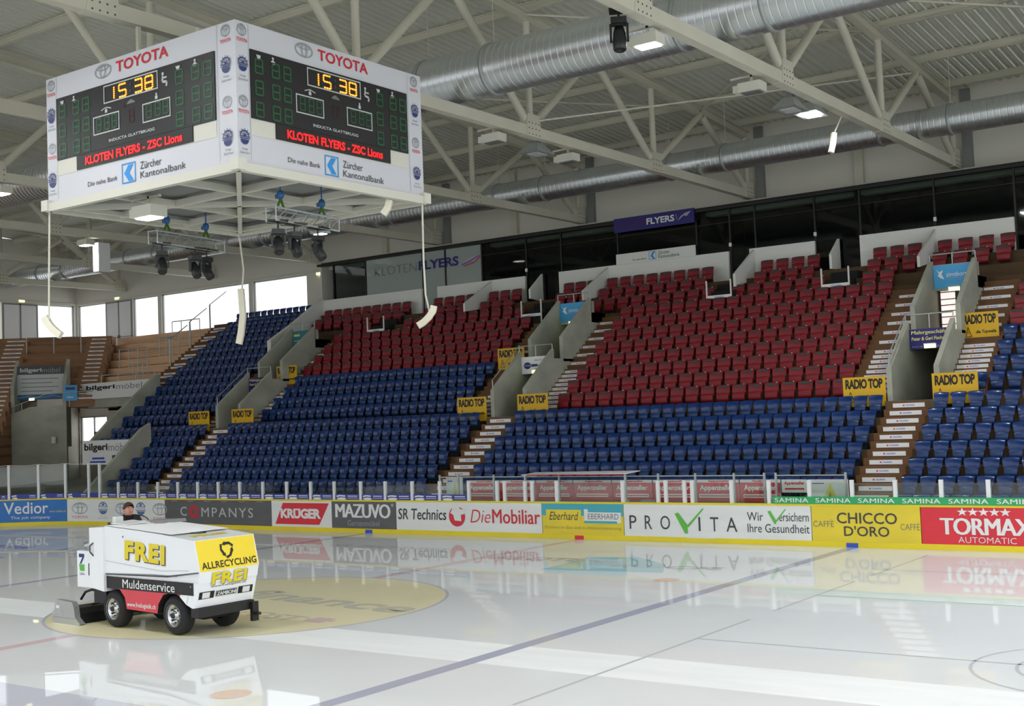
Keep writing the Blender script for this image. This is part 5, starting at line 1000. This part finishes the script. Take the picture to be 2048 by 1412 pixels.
# ------------------------------------------------------------------ ice resurfacing machine (local frame: +x its front, y away from the camera)
RZ = math.radians(-3.0)
zam = thing('ice_resurfacer', 'white and red ice resurfacing machine with yellow front driving over the centre circle', 'ice resurfacing machine', (2.0, -1.88, 0.0), RZ)
T0, T1 = -0.05, 1.30
m = MB(); ex = lambda u, v, a: (u, a, v)
low = [(-2.10, 0.98), (-2.10, 0.78), (-1.92, 0.78), (-1.66, 0.76), (-1.5, 0.62), (-1.44, 0.40), (-0.46, 0.38), (-0.42, 0.56), (-0.26, 0.74), (0.02, 0.80), (0.26, 0.74), (0.42, 0.60), (0.60, 0.54), (0.80, 0.98)]
def fan(mb, poly, cy, m_, y, flip):
    for (a, b), (c, d) in zip(poly, poly[1:]+poly[:1]): mb.add([(a, y, b), (c, y, d), (cy[0], y, cy[1])], [(0, 1, 2) if flip else (2, 1, 0)], m_)
top_, bot_ = [(x, 1.0) for x in (-2.10, -1.92, -1.66, -1.5, -1.44, -0.46, -0.42, -0.26, 0.02, 0.26, 0.42, 0.60, 0.80)], [(-2.10, 0.78), (-1.92, 0.78), (-1.66, 0.76), (-1.5, 0.62), (-1.44, 0.40), (-0.46, 0.38), (-0.42, 0.56), (-0.26, 0.74), (0.02, 0.80), (0.26, 0.74), (0.42, 0.60), (0.60, 0.54), (0.66, 0.54)]
for y, fl in ((T0, 0), (T1, 1)):
    for i in range(len(top_)-1):
        A, B, C_, D = (bot_[i][0], y, bot_[i][1]), (bot_[i+1][0], y, bot_[i+1][1]), (top_[i+1][0], y, 1.0), (top_[i][0], y, 1.0)
        white = top_[i][0] >= 0.25
        m.add([A, B, C_, D] if not fl else [D, C_, B, A], [(0, 1, 2, 3)], 'machine_white' if white else 'machine_red')
for i in range(len(bot_)-1): m.quad((bot_[i][0], T0, bot_[i][1]), (bot_[i][0], T1, bot_[i][1]), (bot_[i+1][0], T1, bot_[i+1][1]), (bot_[i+1][0], T0, bot_[i+1][1]), 'black_matt')
m.quad((0.66, T0, 0.54), (0.66, T1, 0.54), (0.80, T1, 1.0), (0.80, T0, 1.0), 'machine_white'); m.quad((-2.1, T0, 0.78), (-2.1, T0, 1.0), (-2.1, T1, 1.0), (-2.1, T1, 0.78), 'machine_red')
F = Face(m, (0, T0, 0), (1, 0, 0), (0, 0, 1), 0.004)
F.rect(-2.095, 0.77, 0.66, 1.0, 'black', 1); F.text('Muldenservice', -1.55, 0.80, 1.65, 0.165, 'white', 2, 0.026, 0, 0, 1.03); F.text('www.freilogistik.ch', -1.42, 0.43, 0.92, 0.11, 'white', 2, 0.01)
F.poly([(0.24, 0.74), (0.44, 0.60), (0.5, 0.77), (0.4, 0.77)], 'machine_white', 2); F.disc(0.58, 0.93, 0.015, 0.015, 'light_grey', 2, 8)
m.build('lower_body', zam)
# upper tank with sloping top
m = MB(); up_ = [(-2.12, 1.03), (-1.0, 1.05), (0.10, 1.12), (0.86, 1.20), (0.72, 1.765), (-0.3, 1.86), (-1.2, 1.92), (-2.12, 1.97)]
m.prism(up_, ex, T0-0.01, T1+0.01, 'machine_white')
F = Face(m, (0, T0-0.012, 0), (1, 0, 0), (0, 0, 1), 0.004)
F.line([(-2.1, 1.30), (-0.3, 1.18), (0.55, 1.22)], 0.012, 'light_grey', 1); F.line([(-2.1, 1.05), (-0.6, 1.10), (0.2, 1.10)], 0.02, 'logo_grey', 1); F.poly([(-2.1, 1.03), (-0.1, 1.07), (0.84, 1.185), (0.84, 1.205), (-0.1, 1.10), (-2.1, 1.05)], 'ink', 2)
for dx, dz, c, l in ((0.02, -0.02, 'ink', 2), (0, 0, 'frei_yellow', 3)):
    F.text('FREI', -1.45+dx, 1.36+dz, 1.28, 0.36, c, l, 0.05, 0, -0.05, 1.15)
F.disc(-1.5, 1.78, 0.02, 0.02, 'ink', 1, 8)
# yellow front
fo = Vector((0.86, T0-0.01, 1.20)); fv = Vector((0.72-0.86, 0, 1.765-1.20)); G = Face(m, fo, (0, 1, 0), fv, 0.004); W_ = T1-T0+0.02; H_ = fv.length
m.prism([(-2.12, 0.99), (0.8, 0.99), (0.86, 1.2), (0.10, 1.13), (-2.12, 1.04)], ex, T0+0.02, T1-0.02, 'machine_white')
G.rect(0.02, 0.0, W_-0.02, H_-0.01, 'machine_yellow', 1)
cx, cy, R_ = W_*0.5, H_*0.62, 0.125
for k in range(3):
    a = math.radians(90+120*k); c_, s_ = math.cos(a), math.sin(a)
    rot = lambda p: (cx+1.3*(p[0]*c_-p[1]*s_), cy+1.3*(p[0]*s_+p[1]*c_))
    for pl in ([(0.105, -0.055), (0.105, 0.02), (0.065, 0.02), (0.065, -0.055)], [(0.12, 0.02), (0.05, 0.02), (0.075, 0.075)], [(0.105, -0.055), (0.065, -0.055), (0.02, -0.105), (0.055, -0.125)]): G.poly([rot(p) for p in pl], 'black', 2)
G.text('ALLRECYCLING', 0.07, 0.04, W_-0.12, 0.13, 'black', 2, 0.02, 0, 0, 1.05)
# marks on the top
tv = Vector((-0.3-0.72, 0, 1.86-1.765)); Tt = Face(m, (0.72, T0, 1.765), (0, 1, 0), tv, 0.004)
Tt.text('FREI', 0.25, 0.35, 0.8, 0.18, 'frei_yellow', 1, 0.05); Tt.ring(0.65, 0.75, 0.18, 0.14, 0.06, 'ink', 1, 6)
m.build('snow_tank', zam)
# hood cloth over the tank with folds
m = MB(); nx, ny = 14, 6; V_ = []
for i in range(nx+1):
    u = -2.15+i*0.155
    for j in range(ny+1):
        t = T0+0.0+(T1-T0)*j/ny; z0 = 1.975-0.052*(u+2.12) if u < -1.2 else 1.927-0.06*(u+1.2)
        V_.append((u, t, z0+0.005+(0.03*math.sin(j*math.pi/ny)**0.6+0.018*math.sin(u*7+j))*(1 if 0 < i < nx and 0 < j < ny else 0)))
m.add(V_, [(i*(ny+1)+j, (i+1)*(ny+1)+j, (i+1)*(ny+1)+j+1, i*(ny+1)+j+1) for i in range(nx) for j in range(ny)], 'machine_cloth', True); m.build('hood', zam)
m = MB(); m.box(-2.12, -1.85, 0.12, 0.4, 1.97, 2.0, 'grey'); m.hexa([(-2.15, 0.1, 2.0), (-1.6, 0.1, 1.99), (-1.6, 0.6, 2.0), (-2.15, 0.6, 2.02), (-2.15, 0.1, 2.02), (-1.6, 0.1, 2.0), (-1.6, 0.6, 2.01), (-2.15, 0.6, 2.04)], 'machine_white'); m.build('hood_flap', zam)
# front face details
m = MB(); lo = Vector((0.66, T0, 0.54)); lv = Vector((0.14, 0, 0.46)); G = Face(m, lo, (0, 1, 0), lv, 0.005); H_ = lv.length; W_ = T1-T0
m.hexa([(0.795, T0, 0.99), (0.81, T0, 0.99), (0.81, T1, 0.99), (0.795, T1, 0.99), (0.80, T0, 1.19), (0.86, T0, 1.20), (0.86, T1, 1.20), (0.80, T1, 1.19)], 'machine_white')
for u0, u1 in ((0.06, 0.40), (W_-0.40, W_-0.06)): G.rect(u0, 0.16, u1, 0.30, 'black', 1)
for u0, u1 in ((0.13, 0.30), (W_-0.30, W_-0.13)): G.rect(u0, 0.175, u1, 0.285, 'lens', 2)
G.rect(0.43, 0.17, W_-0.43, 0.29, 'black', 1); G.frame(0.43, 0.17, W_-0.43, 0.29, 0.012, 'light_grey', 2); G.text('ZAMBONI', 0.46, 0.195, W_-0.92, 0.07, 'white', 3, 0.04)
G.text('www.freilogistik.ch', 0.3, 0.355, 0.8, 0.05, 'ink', 2)
Q = Face(m, Vector((0.812, T0, 0.99)), (0, 1, 0), (0.048, 0, 0.21), 0.006)
for dx, dz, c, l in ((0.015, -0.012, 'ink', 2), (0, 0, 'frei_yellow', 3)): Q.text('FREI', 0.28+dx, -0.045+dz, 0.8, 0.23, c, l, 0.04, 0, 0, 1.12)
m.build('front_panel', zam, label='white front panel with lamps and lettering')
m = MB(); m.box(0.5, 0.72, T0+0.05, T1-0.02, 0.36, 0.53, 'black'); m.box(0.72, 0.80, T1-0.12, T1+0.02, 0.14, 0.5, 'black'); m.box(0.8, 0.92, T1-0.1, T1-0.02, 0.26, 0.31, 'black'); m.build('front_bumper', zam)
m = MB(); m.box(-2.5, 0.5, 0.3, 0.95, 0.28, 0.75, 'black_matt'); m.tube((-1.95, 0.1, 0.34), (-1.95, 1.2, 0.34), 0.06, 'black', 8); m.tube((0, 0.1, 0.34), (0, 1.2, 0.34), 0.06, 'black', 8); m.build('chassis', zam)
# rear slab, water tank, conditioner
m = MB(); m.hexa([(-2.56, T0-0.06, 0.76), (-2.10, T0-0.06, 0.70), (-2.10, T0+0.3, 0.70), (-2.56, T0+0.3, 0.76), (-2.58, T0-0.06, 1.93), (-2.12, T0-0.06, 1.95), (-2.12, T0+0.3, 1.95), (-2.58, T0+0.3, 1.93)], 'machine_white')
m.build('rear_column', zam)
m = MB(); y = T0-0.06; m.path([(-2.44, y, 1.64), (-2.50, y-0.04, 1.58), (-2.50, y-0.04, 1.46), (-2.44, y, 1.38)], 0.014, 'ink', 6); m.build('grab_handle', zam)
m = MB(); m.box(-3.12, -2.58, T0+0.0, T1-0.1, 0.74, 1.46, 'machine_white'); F = Face(m, (0, T0, 0), (1, 0, 0), (0, 0, 1), 0.004)
F.poly([(-3.05, 1.40), (-2.86, 1.40), (-2.86, 1.34), (-2.97, 1.2), (-3.03, 1.2), (-2.93, 1.33), (-3.05, 1.33)], 'navy', 1); F.poly([(-3.05, 1.19), (-2.86, 1.19), (-2.86, 1.06), (-3.02, 1.06)], 'tick_green', 1); F.text('ZaKo', -3.04, 0.98, 0.18, 0.05, 'navy', 1); F.rect(-2.72, 0.98, -2.69, 1.22, 'black', 1); m.build('water_tank', zam)
m = MB(); m.path([(-2.6, 0.05, 1.58), (-2.9, 0.1, 1.56), (-3.05, 0.1, 1.54)], 0.035, 'light_grey', 8); m.path([(-3.05, 0.1, 1.50), (-3.10, 0.1, 1.54), (-3.08, 0.1, 1.60), (-3.0, 0.1, 1.61)], 0.02, 'grey', 6); m.build('filler_hose', zam)
m = MB(); c0, c1 = T0-0.16, T1+0.12
prof = [(-3.80, 0.0), (-2.86, 0.0), (-2.80, 0.03), (-2.98, 0.14), (-3.02, 0.36), (-3.10, 0.45), (-3.62, 0.47), (-3.70, 0.40), (-3.72, 0.28), (-3.80, 0.22)]
m.prism(prof, ex, c0, c0+0.12, 'alu'); m.prism(prof, ex, c1-0.12, c1, 'alu'); m.prism([(-3.7, 0.02), (-2.95, 0.02), (-3.0, 0.2), (-3.15, 0.3), (-3.6, 0.3)], ex, c0+0.12, c1-0.12, 'black'); F = Face(m, (0, c0, 0), (1, 0, 0), (0, 0, 1), 0.004); F.rect(-3.66, 0.30, -3.54, 0.36, 'white', 1); F.rect(-3.78, 0.12, -3.0, 0.13, 'grey', 1); m.build('conditioner', zam, label='grey aluminium ice conditioner sled')
m = MB(); m.bar((-2.95, 0.35, 0.25), (-2.2, 0.35, 0.45), 0.08, 0.12, 'black'); m.bar((-2.95, 1.0, 0.25), (-2.2, 1.0, 0.45), 0.08, 0.12, 'black'); m.box(-2.62, -2.2, 0.0, 1.2, 0.45, 0.78, 'black'); m.path([(-3.25, 0.1, 0.46), (-3.05, 0.08, 0.62), (-2.8, 0.06, 0.68), (-2.5, 0.05, 0.66)], 0.025, 'black', 8); m.path([(-3.0, 0.2, 0.36), (-2.7, 0.2, 0.42), (-2.4, 0.2, 0.3)], 0.025, 'black', 8); m.build('lift_linkage', zam)
def wheel(x, y, side):
    m = MB(); A = (0, side, 0); w_ = 0.27
    m.lathe([(0.20, 0.0), (0.23, 0.0), (0.325, 0.015), (0.36, 0.06), (0.365, w_/2), (0.36, w_-0.06), (0.325, w_-0.015), (0.23, w_), (0.2, w_)], (x, y, 0.365), (0, 1, 0), 'tyre', 32)
    tr = m.build('wheel', zam); q = y if side < 0 else y+w_; s = -1 if side < 0 else 1
    m = MB(); m.lathe([(0.0, 0.0), (0.06, 0.0), (0.07, -0.05), (0.12, -0.06), (0.15, -0.03), (0.19, -0.02), (0.215, 0.005), (0.20, -0.07), (0.20, -0.13)], (x, q, 0.365), (0, s, 0), 'chrome', 28)
    m.lathe([(0.0, 0.03), (0.045, 0.03), (0.055, 0.0)], (x, q, 0.365), (0, s, 0), 'hub', 12)
    for k in range(8): a = math.pi*k/4; m.tube((x+0.135*math.cos(a), q-s*0.05, 0.365+0.135*math.sin(a)), (x+0.135*math.cos(a), q-s*0.032, 0.365+0.135*math.sin(a)), 0.022, 'hub', 8)
    m.build('rim', tr, label='chrome wheel rim')
wheel(0.0, T0+0.02, -1); wheel(-1.94, T0+0.02, -1); wheel(0.0, T1-0.29, 1); wheel(-1.94, T1-0.29, 1)
m = MB(); m.lathe([(0.15, -0.012), (0.165, 0.0), (0.15, 0.012), (0.135, 0.0), (0.15, -0.012)], (-2.28, 0.92, 1.98), (0.75, 0.0, 0.66), 'black', 24); m.tube((-2.28, 0.92, 1.98), (-2.15, 0.92, 1.85), 0.02, 'black', 8); m.bar((-2.30, 0.79, 1.98), (-2.30, 1.05, 1.98), 0.02, 0.02, 'black'); m.build('steering_wheel', zam)
m = MB(); m.box(-3.05, -2.6, 0.66, 1.16, 1.46, 1.55, 'black'); m.box(-3.12, -3.02, 0.66, 1.16, 1.55, 1.95, 'black'); m.build('driver_seat', zam)
m = MB(); m.hexa([(-2.16, 0.7, 1.94), (-1.3, 0.7, 1.97), (-1.3, 1.28, 1.97), (-2.16, 1.28, 1.94), (-2.12, 0.75, 2.0), (-1.3, 0.75, 2.03), (-1.3, 1.25, 2.03), (-2.12, 1.25, 2.0)], 'grey'); m.build('dashboard', zam)
m = MB(); m.box(-2.62, -2.5, 0.45, 0.62, 1.9, 2.1, 'white'); m.box(-2.6, -2.55, 0.5, 0.56, 1.6, 1.9, 'grey_metal'); m.build('side_box', zam)

# ------------------------------------------------------------------ driver: one skinned body, seated, hands to the wheel
def skin_body(name, joints, edges, radii, mats_fn, parent, root=0, sub=2):
    me = bpy.data.meshes.new('tmp'); me.from_pydata(joints, edges, []); o = bpy.data.objects.new('tmp', me); COL.objects.link(o)
    sk = o.modifiers.new('s', 'SKIN'); sd = o.modifiers.new('d', 'SUBSURF'); sd.levels = sub; sd.render_levels = sub
    for i, r in enumerate(radii): me.skin_vertices[0].data[i].radius = r if isinstance(r, tuple) else (r, r)
    me.skin_vertices[0].data[root].use_root = True
    dg = bpy.context.evaluated_depsgraph_get(); dg.update(); r = bpy.data.meshes.new_from_object(o.evaluated_get(dg)); bpy.data.objects.remove(o); bpy.data.meshes.remove(me)
    return r
D0 = (-2.80, 0.91, 1.42)          # seat point in the machine's frame
J, E, RR = [], [], []
def jn(p, r, par=None):
    J.append((p[0], p[1], p[2])); RR.append(r)
    if par is not None: E.append((par, len(J)-1))
    return len(J)-1
pel = jn((0, 0, 0.06), (0.125, 0.16)); wa = jn((-0.02, 0, 0.20), (0.115, 0.15), pel); ch = jn((0.0, 0, 0.40), (0.12, 0.18), wa); nb_ = jn((0.03, 0, 0.525), (0.08, 0.13), ch); nk = jn((0.05, 0, 0.545), 0.055, nb_)
h1 = jn((0.07, 0, 0.60), (0.075, 0.065), nk); h2 = jn((0.08, 0, 0.67), (0.094, 0.076), h1); h3 = jn((0.07, 0, 0.735), (0.08, 0.066), h2)
for sy in (-1, 1):
    sh = jn((0.0, 0.20*sy, 0.50), 0.075, ch); el = jn((0.16, 0.25*sy, 0.21), 0.05, sh); wr = jn((0.36, 0.15*sy, 0.30), 0.034, el)
    hp = jn((0.41, 0.14*sy, 0.33), 0.03, wr)
    for k in range(4):
        f1 = jn((0.45, (0.165-0.022*k)*sy, 0.355-0.004*abs(k-1)), 0.011, hp); f2 = jn((0.475, (0.165-0.022*k)*sy, 0.385), 0.010, f1); f3 = jn((0.465, (0.163-0.022*k)*sy, 0.405), 0.009, f2)
    t1 = jn((0.42, 0.10*sy, 0.355), 0.012, hp); t2 = jn((0.45, 0.085*sy, 0.38), 0.010, t1)
    hi = jn((0.08, 0.10*sy, 0.05), 0.085, pel); kn = jn((0.44, 0.12*sy, 0.10), 0.065, hi); an = jn((0.44, 0.12*sy, -0.30), 0.045, kn); ft = jn((0.56, 0.13*sy, -0.33), 0.04, an)
me = skin_body('person', J, E, RR, None, None)
per = bpy.data.objects.new('person', me); COL.objects.link(per)
a = RZ; per.location = (2.0+D0[0]*math.cos(a)-D0[1]*math.sin(a), -1.88+D0[0]*math.sin(a)+D0[1]*math.cos(a), D0[2]); per.rotation_euler = (0, 0, RZ-0.15); per.scale = (1.18, 1.18, 1.18)
tag(per, 'person in a dark jacket driving the ice resurfacing machine, seen from the chest up', 'person')
for k in ('jacket', 'skin', 'trousers'): me.materials.append(MATS[k])
for p in me.polygons:
    c = p.center; p.use_smooth = True
    p.material_index = 1 if (c.z > 0.575 and abs(c.y) < 0.12 and c.x < 0.25) or c.x > 0.37 and c.z > 0.2 else (2 if c.z < 0.14 and not (abs(c.y) > 0.17 and c.z > 0.1) else 0)
m = MB(); m.ball((0.158, 0, 0.655), 0.022, 0.014, 0.03, 'skin', 8); m.build('nose', per)
for sy in (-1, 1):
    m = MB(); m.ball((0.145, 0.032*sy, 0.685), 0.012, 0.014, 0.009, 'white', 8); m.ball((0.154, 0.032*sy, 0.685), 0.006, 0.006, 0.006, 'black', 8); m.bar((0.15, 0.015*sy, 0.704), (0.145, 0.05*sy, 0.702), 0.012, 0.008, 'hair'); m.build('eye', per)
    m = MB(); m.ball((0.065, 0.078*sy, 0.665), 0.024, 0.012, 0.034, 'skin', 8); m.build('ear', per)
m = MB(); m.ball((0.15, 0, 0.613), 0.012, 0.026, 0.008, 'logo_pink', 8); m.build('mouth', per)
m = MB(); n = 16; V_ = []; random.seed(3)
for j in range(9):
    th = math.pi*0.64*j/8
    for i in range(n):
        ph = 2*math.pi*i/n; front = math.cos(ph)
        lim = th if front < 0.3 else th*(1-0.52*front); rr = 1+0.06*random.random()
        V_.append((0.06+0.106*rr*math.sin(lim)*math.cos(ph), 0.088*rr*math.sin(lim)*math.sin(ph), 0.69+0.105*rr*math.cos(lim)))
m.add(V_, [(j*n+i, (j+1)*n+i, (j+1)*n+(i+1) % n, j*n+(i+1) % n) for j in range(8) for i in range(n)], 'hair', True); m.build('hair', per)
m = MB(); m.lathe([(0.10, -0.05), (0.098, 0.0), (0.088, 0.045), (0.094, 0.07), (0.075, 0.06)], (0.045, 0, 0.5), (0.15, 0, 1), 'collar', 20); m.build('collar', per)
